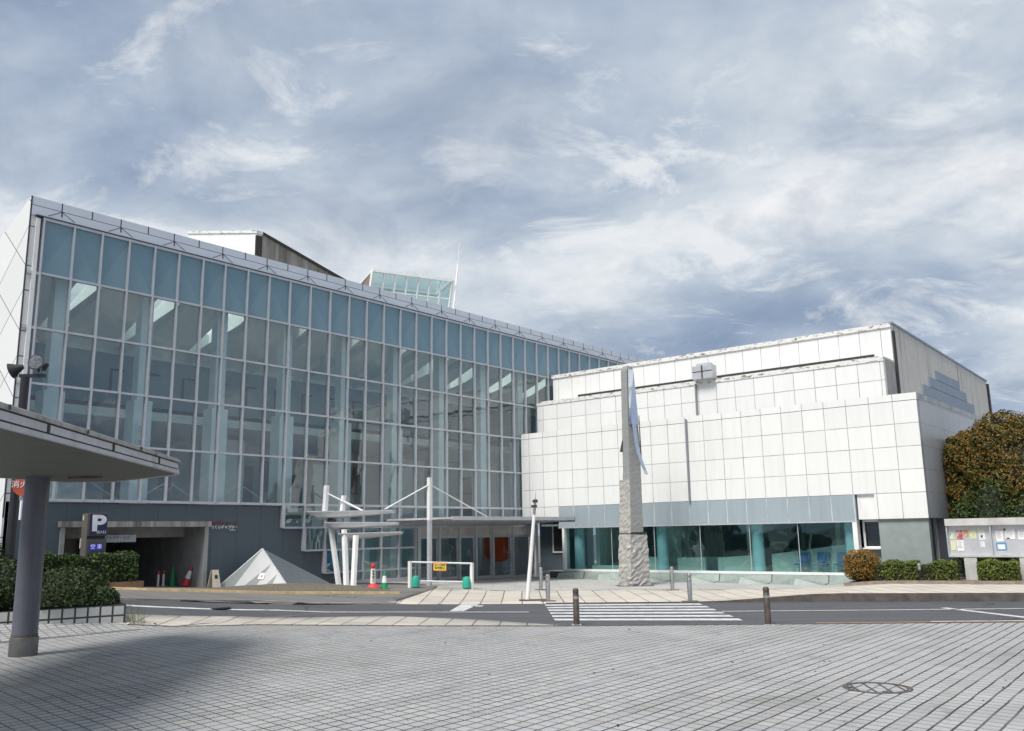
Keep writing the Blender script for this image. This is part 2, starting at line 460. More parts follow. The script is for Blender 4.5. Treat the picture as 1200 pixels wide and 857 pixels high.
def granite_mat():
    mt, g = new_mat('pale_granite')
    p = g.pos()
    a = g.noise(p, 22, 5, 0.7)
    b = g.noise(p, 2.2, 6, 0.6)
    c = g.ramp(a, [(0.32, (0.20, 0.19, 0.178)), (0.5, (0.42, 0.405, 0.38)), (0.7, (0.56, 0.545, 0.52))])
    c = g.mix(g.ramp(b, [(0.45, 0.0), (0.75, 0.35)]), c, (0.30, 0.275, 0.245))
    g.out(g.bsdf(c, 0.85, 0, g.bump(g.m('ADD', a, g.m('MULTIPLY', g.noise(p, 7, 6, 0.65), 2.0)), 0.55, 0.03)))
    return mt


M['granite'] = granite_mat()
M['granite_cut'] = basic('sawn_granite', (0.30, 0.305, 0.30), 0.6, amt=0.25, scale=26, bump=0.15, bscale=60)


def endwall_mat():
    mt, g = new_mat('white_endwall')
    p = g.pos()
    x, y, z = g.sep(p)
    a = g.m('ADD', g.m('DIVIDE', x, 2.6), g.m('DIVIDE', z, 2.1))
    b = g.m('SUBTRACT', g.m('DIVIDE', x, 2.6), g.m('DIVIDE', z, 2.1))
    ma, ia = joint_mask(g, a, 0.12, 1.0, 0.018)
    mb, ib = joint_mask(g, b, 0.30, 1.0, 0.018)
    jm = g.m('MAXIMUM', ma, mb)
    wn = g.n('ShaderNodeTexWhiteNoise', noise_dimensions='3D')
    g.put(wn.inputs['Vector'], g.comb(ia, ib, 1.0))
    c = g.ramp(wn.outputs['Value'], [(0, (0.74, 0.74, 0.72)), (1, (0.80, 0.80, 0.78))])
    c = g.mix(jm, c, (0.12, 0.12, 0.11))
    g.out(g.bsdf(c, 0.4))
    return mt


M['endwall'] = endwall_mat()


def emit(name, col, s):
    mt, g = new_mat(name)
    e = g.n('ShaderNodeEmission')
    e.inputs[0].default_value = (*col, 1)
    e.inputs[1].default_value = s
    g.out(e.outputs[0])
    return mt


M['led'] = emit('lit_blue_display', (0.05, 0.06, 0.36), 0.6)
M['led_text'] = emit('lit_display_text', (0.55, 0.55, 0.95), 0.9)


def soffit_mat():
    mt, g = new_mat('shelter_soffit')
    p = g.pos()
    x, y, z = g.sep(p)
    u = g.m('ADD', g.m('MULTIPLY', x, 0.74), g.m('MULTIPLY', y, 0.67))
    jm, iu = joint_mask(g, u, 0.0, 0.42, 0.018)
    c = g.ramp(g.noise(p, 1.5, 4), [(0.3, (0.085, 0.092, 0.08)), (0.7, (0.11, 0.116, 0.10))])
    c = g.mix(jm, c, (0.06, 0.06, 0.055))
    g.out(g.bsdf(c, 0.6))
    return mt


M['soffit'] = soffit_mat()


def poster_mat(name, cols, sc):
    mt, g = new_mat(name)
    tc = g.n('ShaderNodeTexCoord').outputs['Object']
    f = g.noise(tc, sc, 3, 0.6, 0.6)
    n = len(cols)
    c = g.ramp(f, [(0.3 + 0.4 * i / max(1, n - 1), cc) for i, cc in enumerate(cols)])
    g.out(g.bsdf(c, 0.5))
    return mt


M['poster_green'] = poster_mat('leafy_poster', [(0.10, 0.25, 0.12), (0.72, 0.74, 0.62), (0.25, 0.42, 0.20)], 9)
M['poster_red'] = poster_mat('red_poster', [(0.06, 0.03, 0.03), (0.55, 0.13, 0.12), (0.75, 0.60, 0.55)], 8)
M['poster_orange'] = poster_mat('orange_poster', [(0.75, 0.70, 0.60), (0.62, 0.25, 0.08), (0.45, 0.30, 0.10)], 9)
M['poster_yellow'] = poster_mat('yellow_poster', [(0.74, 0.75, 0.70), (0.66, 0.66, 0.38), (0.50, 0.56, 0.34)], 10)
M['paper'] = basic('white_paper', (0.80, 0.80, 0.80), 0.6, amt=0.03)
M['poster_blue'] = basic('blue_poster', (0.10, 0.28, 0.48), 0.5, amt=0.1)


# ---------------------------------------------------------------- mesh helpers
class MB:
    def __init__(self):
        self.v, self.f, self.mi = [], [], []

    def face(self, pts, mi=0):
        b = len(self.v)
        self.v += [tuple(p) for p in pts]
        self.f.append(tuple(range(b, b + len(pts))))
        self.mi.append(mi)
        return self

    def box(self, x0, x1, y0, y1, z0, z1, mi=0, bev=0.0):
        b = len(self.v)
        self.v += [(x0, y0, z0), (x1, y0, z0), (x1, y1, z0), (x0, y1, z0), (x0, y0, z1), (x1, y0, z1), (x1, y1, z1), (x0, y1, z1)]
        for q in ((0, 3, 2, 1), (4, 5, 6, 7), (0, 1, 5, 4), (1, 2, 6, 5), (2, 3, 7, 6), (3, 0, 4, 7)):
            self.f.append(tuple(b + i for i in q))
            self.mi.append(mi)
        return self

    def prism(self, poly, vec, mi=0):
        """poly: 3D outline, extruded by vec"""
        vec = Vector(vec)
        b = len(self.v)
        n = len(poly)
        self.v += [tuple(p) for p in poly] + [tuple(Vector(p) + vec) for p in poly]
        self.f.append(tuple(b + i for i in range(n)))
        self.mi.append(mi)
        self.f.append(tuple(b + n + i for i in reversed(range(n))))
        self.mi.append(mi)
        for i in range(n):
            j = (i + 1) % n
            self.f.append((b + i, b + n + i, b + n + j, b + j))
            self.mi.append(mi)
        return self

    def obox(self, c, ax, hx, ay, hy, az, hz, mi=0):
        c, ax, ay, az = Vector(c), Vector(ax).normalized() * hx, Vector(ay).normalized() * hy, Vector(az).normalized() * hz
        base = [c - ax - ay - az, c + ax - ay - az, c + ax + ay - az, c - ax + ay - az]
        return self.prism(base, az * 2, mi)

    def bar(self, p0, p1, w, h, mi=0):
        p0, p1 = Vector(p0), Vector(p1)
        d = (p1 - p0)
        up = Vector((0, 0, 1)) if abs(d.normalized().z) < 0.95 else Vector((0, 1, 0))
        s = d.cross(up).normalized()
        u = s.cross(d).normalized()
        return self.prism([p0 - s * w / 2 - u * h / 2, p0 + s * w / 2 - u * h / 2, p0 + s * w / 2 + u * h / 2, p0 - s * w / 2 + u * h / 2], d, mi)

    def tube(self, p0, p1, r0, r1=None, n=14, mi=0, cap=True):
        p0, p1 = Vector(p0), Vector(p1)
        r1 = r0 if r1 is None else r1
        d = (p1 - p0).normalized()
        up = Vector((0, 0, 1)) if abs(d.z) < 0.95 else Vector((1, 0, 0))
        s = d.cross(up).normalized()
        u = s.cross(d)
        b = len(self.v)
        for p, r in ((p0, r0), (p1, r1)):
            for i in range(n):
                a = 2 * pi * i / n
                self.v.append(tuple(p + s * (r * cos(a)) + u * (r * sin(a))))
        for i in range(n):
            j = (i + 1) % n
            self.f.append((b + i, b + j, b + n + j, b + n + i))
            self.mi.append(mi)
        if cap:
            self.f.append(tuple(b + i for i in reversed(range(n))))
            self.f.append(tuple(b + n + i for i in range(n)))
            self.mi += [mi, mi]
        return self

    def lathe(self, c, prof, n=20, mi=0):
        """prof: list of (radius, z)"""
        c = Vector(c)
        b = len(self.v)
        for r, z in prof:
            for i in range(n):
                a = 2 * pi * i / n
                self.v.append((c.x + r * cos(a), c.y + r * sin(a), c.z + z))
        for k in range(len(prof) - 1):
            for i in range(n):
                j = (i + 1) % n
                self.f.append((b + k * n + i, b + k * n + j, b + (k + 1) * n + j, b + (k + 1) * n + i))
                self.mi.append(mi)
        self.f.append(tuple(b + i for i in reversed(range(n))))
        self.f.append(tuple(b + (len(prof) - 1) * n + i for i in range(n)))
        self.mi += [mi, mi]
        return self

    def build(self, name, mats, parent=None, smooth=False, bevel=0.0, origin=None):
        me = bpy.data.meshes.new(name)
        org = Vector(origin) if origin is not None else (Vector(parent.matrix_world.translation) if parent else None)
        if parent is not None:
            org = world_loc(parent)
        if org is None:
            org = Vector((0, 0, 0))
        me.from_pydata([tuple(Vector(p) - org) for p in self.v], [], self.f)
        if not isinstance(mats, (list, tuple)):
            mats = [mats]
        for m in mats:
            me.materials.append(m)
        for p, i in zip(me.polygons, self.mi):
            p.material_index = i
            p.use_smooth = smooth
        bm = bmesh.new()
        bm.from_mesh(me)
        bmesh.ops.recalc_face_normals(bm, faces=bm.faces)
        if smooth:
            for e in bm.edges:
                if len(e.link_faces) == 2 and e.calc_face_angle(0) > radians(40):
                    e.smooth = False
        bm.to_mesh(me)
        bm.free()
        o = bpy.data.objects.new(name, me)
        COL.objects.link(o)
        if parent is not None:
            o.parent = parent
        else:
            o.location = org
        if bevel:
            md = o.modifiers.new('bevel', 'BEVEL')
            md.width = bevel
            md.segments = 2
            md.limit_method = 'ANGLE'
        return o


def world_loc(o):
    v = Vector((0, 0, 0))
    while o is not None:
        v += o.location
        o = o.parent
    return v


def thing(name, label, cat, loc, group=None):
    o = bpy.data.objects.new(name, None)
    COL.objects.link(o)
    o.location = loc
    o.empty_display_size = 0.3
    o['label'] = label
    o['category'] = cat
    if group:
        o['group'] = group
    return o


def tag(o, label, cat, group=None):
    o['label'] = label
    o['category'] = cat
    if group:
        o['group'] = group
    return o


def struct(o):
    o['kind'] = 'structure'
    return o


def text_mesh(name, body, size, loc, xdir, updir, mat, parent, depth=0.012, align='CENTER', stretch=1.0, bold=0.0):
    c = bpy.data.curves.new(name, 'FONT')
    c.body = body
    c.size = size
    c.extrude = depth / 2
    c.offset = bold
    c.align_x = align
    c.align_y = 'CENTER'
    t = bpy.data.objects.new(name, c)
    COL.objects.link(t)
    bpy.context.view_layer.update()
    me = bpy.data.meshes.new_from_object(t.evaluated_get(bpy.context.evaluated_depsgraph_get()))
    bpy.data.objects.remove(t)
    X = Vector(xdir).normalized()
    U = Vector(updir).normalized()
    N = X.cross(U)
    org = world_loc(parent)
    rot = Matrix(((X.x * stretch, U.x, N.x), (X.y * stretch, U.y, N.y), (X.z * stretch, U.z, N.z)))
    for v in me.vertices:
        v.co = rot @ v.co + Vector(loc) - org
    me.name = name
    me.materials.clear()
    me.materials.append(mat)
    o = bpy.data.objects.new(name, me)
    COL.objects.link(o)
    o.parent = parent
    return o


def copy_tree(o, parent=None):
    c = o.copy()
    COL.objects.link(c)
    if parent is not None:
        c.parent = parent
    for ch in [k for k in bpy.data.objects if k.parent == o]:
        copy_tree(ch, c)
    return c


# ---------------------------------------------------------------- terrain
def S(t):
    t = min(1.0, max(0.0, t))
    return t * t * (3 - 2 * t)


def hz(x, y):
    z = (.025 * max(0, min(36 - y, 30)) + .03 * max(0, min(18 - y, 8))) * S((-20.5 - x) / 6)
    return z


def hp(x, y):
    """raised pavement on the far side of the road"""
    return hz(x, y) + 0.22 * S((x + 13.4) / 3.6)


def sheet(name, poly, mat, off, hf=hz, cell=1.0, skirt=0.0):
    bm = bmesh.new()
    vs = [bm.verts.new((p[0], p[1], 0)) for p in poly]
    bm.faces.new(vs)
    bmesh.ops.triangulate(bm, faces=bm.faces[:])
    xs = [p[0] for p in poly]
    ys = [p[1] for p in poly]
    for ax, lo, hi in ((0, min(xs), max(xs)), (1, min(ys), max(ys))):
        k = floor(lo / cell) + 1
        while k * cell < hi:
            co = Vector((0, 0, 0))
            co[ax] = k * cell
            nn = Vector((0, 0, 0))
            nn[ax] = 1
            bmesh.ops.bisect_plane(bm, geom=bm.verts[:] + bm.edges[:] + bm.faces[:], dist=1e-5, plane_co=co, plane_no=nn)
            k += 1
    bmesh.ops.remove_doubles(bm, verts=bm.verts, dist=1e-4)
    for v in bm.verts:
        v.co.z = hf(v.co.x, v.co.y) + off
    bmesh.ops.recalc_face_normals(bm, faces=bm.faces)
    if sum(f.normal.z * f.calc_area() for f in bm.faces) < 0:
        bmesh.ops.reverse_faces(bm, faces=bm.faces)
    if skirt:
        ed = [e for e in bm.edges if e.is_boundary]
        r = bmesh.ops.extrude_edge_only(bm, edges=ed)
        for v in [q for q in r['geom'] if isinstance(q, bmesh.types.BMVert)]:
            v.co.z -= skirt
    me = bpy.data.meshes.new(name)
    bm.to_mesh(me)
    bm.free()
    me.materials.append(mat)
    for p in me.polygons:
        p.use_smooth = True
    o = bpy.data.objects.new(name, me)
    COL.objects.link(o)
    struct(o)
    return o


def ribbon(pts, w):
    """outline of a constant width strip along a polyline"""
    L, Rr = [], []
    for i, p in enumerate(pts):
        a = Vector(pts[max(0, i - 1)])
        b = Vector(pts[min(len(pts) - 1, i + 1)])
        d = (b - a).normalized()
        n = Vector((-d.y, d.x)) * w / 2
        L.append((p[0] + n.x, p[1] + n.y))
        Rr.append((p[0] - n.x, p[1] - n.y))
    return L + Rr[::-1]


def kerb_line(name, pts, w, hh, mat, hf=hz, base=0.0):
    mb = MB()
    # resample
    P = []
    for a, b in zip(pts[:-1], pts[1:]):
        n = max(1, int((Vector(b) - Vector(a)).length / 0.8))
        for i in range(n):
            P.append(Vector(a).lerp(Vector(b), i / n))
    P.append(Vector(pts[-1]))
    b0 = 0
    for i, p in enumerate(P):
        a = P[max(0, i - 1)]
        c = P[min(len(P) - 1, i + 1)]
        d = (c - a).normalized()
        n = Vector((-d.y, d.x)) * w / 2
        z = hf(p.x, p.y) + base
        top = hh(p.x, p.y) if callable(hh) else hh
        l, r = p + n, p - n
        mb.v += [(l.x, l.y, z - 0.1), (l.x, l.y, z + top), (r.x, r.y, z + top), (r.x, r.y, z - 0.1)]
    for i in range(len(P) - 1):
        a, c = 4 * i, 4 * i + 4
        for k in range(4):
            mb.f.append((a + k, a + (k + 1) % 4, c + (k + 1) % 4, c + k))
            mb.mi.append(0)
    e = 4 * (len(P) - 1)
    mb.f += [(0, 1, 2, 3), (e + 3, e + 2, e + 1, e)]
    mb.mi += [0, 0]
    return struct(mb.build(name, mat))


# far ground to the horizon
fg = MB()
fg.box(-900, 900, -900, 900, -1.2, -0.12)
struct(fg.build('ground', M['ground']))
sheet('terrain', [(-60, -30), (40, -30), (40, 70), (-60, 70)], M['ground'], -0.02, cell=2.0)

N_STRIP_BOT = [(-25.6, 9.3), (-21.74, 11.34), (-19.56, 13.53), (-15.52, 15.52), (-12.68, 17.17)]
N_STRIP_TOP = [(-26.6, 8.6), (-24.6, 10.4), (-22.8, 11.88), (-21.7, 14.3), (-18.57, 17.0), (-15.64, 17.5), (-12.94, 17.35)]
NEAR_R = [(-12.68, 17.17), (-8.83, 19.84), (-4.21, 23.05), (4, 28.9), (30, 47)]
FAR = [(-25.6, 9.6), (-24.41, 12.93), (-23.59, 16.29), (-21.5, 19.97), (-17.3, 22.55), (-14.18, 24.6), (-10.51, 26.9), (-5.19, 29.6), (4, 34.6), (30, 50)]

sheet('plaza_paving', [(-30, -28), (38, -28), (38, 52.6), (30, 47), (4, 28.9), (-4.21, 23.05), (-8.83, 19.84), (-12.68, 17.17), (-15.52, 15.52), (-19.56, 13.53), (-21.74, 11.34), (-25.6, 9.3), (-30, 6)], M['plaza'], 0.028)
sheet('pavement_strip', N_STRIP_BOT + N_STRIP_TOP[::-1], M['strip'], 0.024, skirt=0.1)
sheet('road', [(-27.3, 8.0)] + N_STRIP_TOP + NEAR_R[1:] + FAR[::-1] + [(-27.5, 8.2)], M['road'], 0.012)
sheet('driveway', [(-27.2, 8.6)] + FAR[:4] + [(-21.96, 20.35), (-23.88, 24.33), (-24.6, 25.2), (-40, 25.2), (-40, 8.6)], M['drive'], 0.034, skirt=0.12)
APR_BACK = [(-23.88, 24.33), (-19.58, 28.76), (-14.26, 31.6), (-10, 33.2), (-4, 35.3), (6, 40), (30, 55)]
sheet('apron_paving', [(-21.5, 19.97)] + FAR[4:] + APR_BACK[::-1], M['apron'], 0.022, hp, skirt=0.3)
sheet('entrance_paving', APR_BACK + [(30, 60), (-40, 60), (-40, 25.2), (-24.6, 25.2)], M['floor_lt'], 0.018, hp)
# the kerb stones along the far side of the road and thin kerb along the plaza
kerb_line('far_kerb', FAR[4:], 0.16, lambda x, y: max(0.03, 0.22 * S((x + 13.4) / 3.6) + 0.034), M['kerb'])
kerb_line('driveway_gutter', FAR[:4] + [(-21.9, 20.3)], 0.30, 0.045, M['gutter'])
kerb_line('plaza_kerb', N_STRIP_BOT[1:] + NEAR_R[1:4], 0.07, 0.045, M['kerb'])
kerb_line('yellow_kerb', [(-26.68, 12.9), (-25.8, 14.2), (-25.0, 16.9), (-24.0, 19.94), (-23.25, 21.9)], 0.14, 0.10, M['yellow'])


def marking(name, poly):
    return sheet(name, poly, M['line'], 0.0165)


WL = [(-24.6, 10.6), (-23.62, 12.52), (-23.28, 13.33), (-22.06, 16.0), (-20.9, 17.1), (-19.39, 18.01), (-15.88, 19.9)]
marking('road_line', ribbon(WL, 0.15))
marking('road_line', ribbon([(-11.35, 22.6), (-7.8, 25.0), (-4.96, 26.95), (4, 33)], 0.13))
marking('road_line', ribbon([(-6.7, 26.35), (-4.3, 24.35)], 0.22))
marking('road_line', ribbon([(-6.0, 22.45), (-3.2, 24.4), (3, 28.7)], 0.1))
sheet('road_line', ribbon([(-8.1, 20.85), (-4.25, 23.52), (4, 29.4)], 0.12), M['ochre'], 0.0165)
marking('stop_line', [(-18.09, 19.02), (-17.75, 19.25), (-19.0, 21.3), (-19.5, 21.02)])
marking('stop_line', [(-18.6, 20.55), (-18.35, 20.7), (-18.55, 21.05), (-18.8, 20.9)])
A0, A1 = Vector((-17.12, 22.25)), Vector((-13.52, 18.0))
B0, B1 = Vector((-13.16, 24.75)), Vector((-9.52, 20.25))
for i in range(6):
    t0 = (i + 0.06) / 6
    t1 = t0 + 0.085
    pl = [A0.lerp(A1, t0), B0.lerp(B1, t0), B0.lerp(B1, t1), A0.lerp(A1, t1)]
    marking('crossing_stripe', [(p.x, p.y) for p in pl])

# dry soil mound with gravel edge in front of the glass pyramid
mm = MB()
nx, ny = 26, 12
for j in range(ny + 1):
    for i in range(nx + 1):
        u, v = i / nx, j / ny
        y = 16.4 + 6.0 * u
        x0 = -25.0 + (y - 16.9) * 0.36 - 0.12
        x = x0 - 2.6 * v
        b = sin(pi * u) ** 0.8 * sin(pi * min(1, v * 1.15 + 0.02)) ** 0.8
        mm.v.append((x, y, hz(x, y) + 0.02 + 0.21 * b + 0.02 * rnd.random() * b))
for j in range(ny):
    for i in range(nx):
        a = j * (nx + 1) + i
        mm.f.append((a, a + 1, a + nx + 2, a + nx + 1))
        mm.mi.append(0)
struct(mm.build('soil_mound', M['soil'], smooth=True))

# ================================================================ glass hall
GX = -28.52
H = thing('glass_hall', 'long building with tall glass curtain wall, pale sloped parapet and dark blue-grey base', 'building', (GX, 20.72, 0))
YM = [11.21, 12.17, 13.10, 14.04, 14.97, 15.89, 16.85, 17.77, 18.76, 19.73, 20.72, 21.73, 22.75, 23.76] + [24.75 + i for i in range(25)]
ZT = [12.32, 10.52, 8.75, 7.0, 5.23, 3.43, 2.55, 1.67, 0.78]


def bay_bottom(i):
    y = (YM[i] + YM[i + 1]) / 2
    if y < 20.72: return 3.43
    if y < 21.73: return 2.55
    if y < 22.75: return 1.67
    if y < 23.76: return 0.78
    if y < 36.6: return 2.70 if y > 27.76 else hz(GX, y) + 0.02
    return 7.0


for i in range(len(YM) - 1):
    y0, y1 = YM[i], YM[i + 1]
    zb = bay_bottom(i)
    mb = MB()
    zs = [z for z in ZT[1:] if z > zb + 0.05] + [zb]
    ztop = 10.52
    for k in range(len(zs) - 1):
        a, b = zs[k], zs[k + 1]
        # panes sit a hair out of true, as set glass does
        t = [rnd.uniform(-0.005, 0.005) for _ in range(4)]
        mb.face([(GX + t[0], y0, b), (GX + t[1], y1, b), (GX + t[2], y1, a), (GX + t[3], y0, a)])
    mb.build('window_bay', M['hall_glass'], H)
    # opaque blue spandrel with a lighter wedge, mirrored on alternate bays
    sp = MB()
    a, b = 12.32, 10.52
    lo0, lo1, hi0, hi1 = (GX, y0, b), (GX, y1, b), (GX, y0, a), (GX, y1, a)
    if i % 2 == 0:
        sp.face([lo0, lo1, (GX, y1, a - 0.1)], 1).face([lo0, (GX, y1, a - 0.1), hi1, hi0], 0)
    else:
        sp.face([lo0, lo1, (GX, y0, a - 0.1)], 1).face([lo1, hi1, hi0, (GX, y0, a - 0.1)], 0)
    sp.build('spandrel_panel', [M['spandrel'], M['spandrel_lt']], H)

for i, y in enumerate(YM):
    zb = min(bay_bottom(max(0, i - 1)), bay_bottom(min(i, len(YM) - 2)))
    mb = MB()
    mb.box(GX - 0.06, GX + 0.11, y - 0.023, y + 0.023, zb, 12.34)
    mb.build('mullion', M['mullion'], H)
for z in ZT:
    y0 = 11.18
    y1 = YM[-1]
    if z < 3.4:
        y0 = {2.55: 20.7, 1.67: 21.71, 0.78: 22.73}[z]
        y1 = 27.76 if z < 2.5 else 36.4
    elif z < 7.1:
        y1 = 36.4 if z < 6.9 else YM[-1]
    w = 0.036 if z not in (12.32, 3.43) else 0.045
    MB().box(GX - 0.05, GX + 0.075, y0, y1, z - w, z + w).build('transom', M['mullion'], H)
# stepped sill closers
for (y, za, zb) in ((20.72, 2.55, 3.43), (21.73, 1.67, 2.55), (22.75, 0.78, 1.67), (23.76, 0.3, 0.78)):
    MB().box(GX - 0.08, GX + 0.13, y - 0.06, y + 0.06, za, zb).build('step_jamb', M['mullion'], H)
# corner posts at the left end of the glass
MB().box(GX - 0.12, GX + 0.06, 10.98, 11.10, 3.38, 12.30).build('corner_post', M['white_paint'], H)
for z in (10.5, 8.75, 7.0, 5.23):
    MB().box(GX - 0.03, GX + 0.05, 10.84, 11.18, z - 0.05, z + 0.05).build('post_bracket', M['alu'], H)
MB().box(GX - 0.30, GX - 0.14, 10.86, 11.2, 3.38, 12.35).build('corner_return', M['parapet'], H)

# parapet with dark joints
MB().box(GX - 0.5, GX + 0.02, 10.83, 48.9, 12.385, 12.70).build('parapet_panel', M['parapet'], H)
MB().box(GX - 0.5, GX + 0.0, 10.83, 48.9, 12.725, 13.0).build('parapet_panel', M['parapet'], H)
jm = MB()
jm.box(GX - 0.4, GX + 0.005, 10.83, 48.9, 12.70, 12.725)
jm.box(GX - 0.05, GX + 0.09, 10.95, 48.9, 12.36, 12.40)
k = 0
y = 11.75
while y < 48.6:
    jm.box(GX + 0.0005, GX + 0.004, y - 0.018, y + 0.018, 12.725, 13.002)
    if k % 2 == 0:
        for dy in (-0.42, 0, 0.42):
            jm.prism([(GX + 0.021, y - 0.022, 12.70), (GX + 0.021, y + 0.022, 12.70), (GX + 0.021, y + dy + 0.022, 12.46 if dy else 12.53), (GX + 0.021, y + dy - 0.022, 12.46 if dy else 12.53)], (0.004, 0, 0))
    y += 0.985
    k += 1
jm.build('parapet_joint', M['joint'], H)

# end wall towards the plaza and sloping roof
MB().prism([(GX - 0.03, 10.8, 13.0), (GX - 0.03, 10.8, -0.1), (-46, 10.8, -0.1), (-46, 10.8, 6.0)], (0, 0.25, 0)).build('end_wall', M['endwall'], H)
MB().box(GX - 0.028, GX + 0.012, 10.79, 10.828, 2.9, 13.0).build('corner_joint', M['joint'], H)


def rz(x): return 12.75 + 0.40 * (x + 28.5)


rf = MB()


def slab(x0, x1, y0, y1):
    rf.prism([(x0, y0, rz(x0)), (x1, y0, rz(x1)), (x1, y0, rz(x1) - 0.85), (x0, y0, rz(x0) - 0.85)], (0, y1 - y0, 0))


slab(-30.2, -28.8, 11.0, 49)
slab(-46, -33.4, 11.0, 49)
yy = 12.2
while yy < 48:
    slab(-33.4, -30.2, yy - 1.0, yy + 1.1)
    yy += 3.0
rf.build('roof', M['int_ceil'], H)
sk = MB()
sk.prism([(-33.4, 11.2, rz(-33.4) - 0.05), (-30.2, 11.2, rz(-30.2) - 0.05), (-30.2, 11.2, rz(-30.2) - 0.06), (-33.4, 11.2, rz(-33.4) - 0.06)], (0, 37, 0))
sk.build('roof_glazing', M['roof_glass'], H)
# interior: back wall, gallery, floor, columns and roof beams
MB().box(-40.4, -40.0, 11.1, 49, -0.1, 8.2).build('back_wall', M['int_dark'], H)
MB().box(-34.4, -34.1, 11.1, 49, 9.5, 10.3).build('upper_wall', M['int_wall'], H)
MB().box(-34.4, -34.12, 11.1, 49, 7.5, 9.5).build('slate_wall', M['int_slate'], H)
lsh = []
yy = 16.4
while yy < 30:
    l_ = MB().box(-34.1, -34.06, yy, yy + 0.07, 7.9, 8.9)
    l_.box(-34.1, -34.06, yy + 0.07, yy + 0.55, 8.83, 8.9)
    l_.build('wall_fitting', M['darkgap'], H)
    yy += 1.55
MB().box(-40.0, -33.6, 11.1, 49, 6.9, 7.25).build('gallery', M['int_wall'], H)
MB().box(-40.0, GX - 0.45, 11.1, 22.7, 3.05, 3.32).build('upper_floor', M['int_floor'], H)
dz_ = MB()
for yy in (13.0, 19.3, 25.2, 31.0, 37.4, 43):
    dz_.box(-39.98, -39.9, yy, yy + 1.9, 3.4, 5.9)
    dz_.box(-39.98, -39.9, yy + 2.6, yy + 3.2, 4.6, 6.2)
dz_.build('inner_doorway', M['darkgap'], H)
pan = MB()
for yy, z0, z1 in ((14.9, 3.4, 6.7), (22.3, 3.4, 6.7), (28.0, 1.0, 5.8), (34.2, 1.0, 6.4), (40.5, 2.0, 6.4)):
    pan.box(-36.3, -36.1, yy, yy + 1.7, z0, z1)
pan.build('partition', M['int_wall'], H)
yc = 12.25
while yc < 48.5:
    zb = 3.3 if yc < 22.6 else 0.05
    MB().box(-29.62, -29.22, yc - 0.21, yc + 0.21, 6.95, rz(-29.4) - 0.85).build('column', M['int_col'], H)
    MB().box(-29.74, -29.14, yc - 0.33, yc + 0.33, zb, 6.95).build('column', M['int_col'], H)
    bmz = rz(-29.6) - 0.62
    b_ = MB()
    b_.bar((-29.4, yc + 1.4, rz(-29.4) - 1.85), (-33.9, yc + 1.4, rz(-33.9) - 0.95), 0.16, 0.36)
    b_.build('roof_beam', M['int_col'], H)
    yc += 3.0
brc = MB()
for yb in (12.3, 15.3, 18.3):
    brc.tube((-29.9, yb, 3.4), (-29.9, yb + 1.3, 4.15), 0.022, n=6).tube((-29.9, yb + 2.9, 3.4), (-29.9, yb + 1.6, 4.15), 0.022, n=6)
brc.build('handrail', M['alu'], H)
lm = MB()
for z in (5.95, 5.6, 5.25):
    lm.lathe((-29.0, 15.2, z), [(0.05, -0.12), (0.13, -0.06), (0.13, 0.06), (0.04, 0.13)], 10)
lm.tube((-29.05, 15.05, 5.1), (-29.05, 15.05, 6.2), 0.025, n=6)
lm.build('spot_lamp', M['white_paint'], H)

# dark plinth with stepped top and the garage mouth
pl = MB()
PX0, PX1 = GX - 0.40, GX - 0.03
pl.box(PX0, PX1, 10.86, 12.50, -0.1, 3.37)
pl.box(PX0, PX1, 12.50, 17.62, 2.79, 3.37)
pl.box(PX0, PX1, 17.62, 20.66, -0.1, 3.37)
pl.box(PX0, PX1, 20.66, 21.67, -0.1, 2.49)
pl.box(PX0, PX1, 21.67, 22.69, -0.1, 1.61)
pl.box(PX0, PX1, 22.69, 23.70, -0.1, 0.72)
pl.build('plinth', M['plinth'], H)
lt = MB()
lt.box(PX0, GX + 0.06, 12.42, 17.70, 2.60, 2.785)
lt.build('garage_lintel', M['lintel'], H)
MB().box(PX0, GX + 0.02, 12.50, 12.64, 0.2, 2.598).build('garage_frame', M['conc'], H)
MB().box(PX0, GX + 0.02, 17.48, 17.62, 0.2, 2.598).build('garage_frame', M['conc'], H)
gi = MB()
gi.box(-37, PX0 - 0.002, 17.50, 17.75, 0.2, 2.598)
gi.box(-37, PX0 - 0.002, 11.0, 11.2, 0.2, 2.598)
gi.box(-37.2, -37, 11.0, 17.75, 0.2, 2.598)
gi.build('garage_wall', M['conc'], H)
MB().box(-37, PX0 - 0.002, 11.2, 17.5, 2.60, 3.0).build('garage_ceiling', M['conc'], H)
MB().box(-30.3, -29.9, 11.2, 17.5, 2.26, 2.6).build('garage_beam', M['conc'], H)
MB().box(-33.2, -32.7, 14.4, 14.9, 0.3, 2.6).build('garage_pier', M['conc'], H)
MB().box(-35.5, -35.3, 11.2, 14.8, 0.3, 2.6).build('garage_screen', M['conc'], H)
T = (0, 1, 0)
text_mesh('wall_lettering', '市民文化ホール', 0.155, (GX - 0.01, 18.25, 2.735), T, (0, 0, 1), M['redink'], H, 0.04)
text_mesh('wall_lettering', 'さくらギャラリー', 0.135, (GX - 0.01, 18.25, 2.575), T, (0, 0, 1), M['paleink'], H, 0.04)
text_mesh('wall_lettering', 'GALLERY', 0.05, (GX - 0.01, 18.60, 2.475), T, (0, 0, 1), M['paleink'], H, 0.03, stretch=1.2)

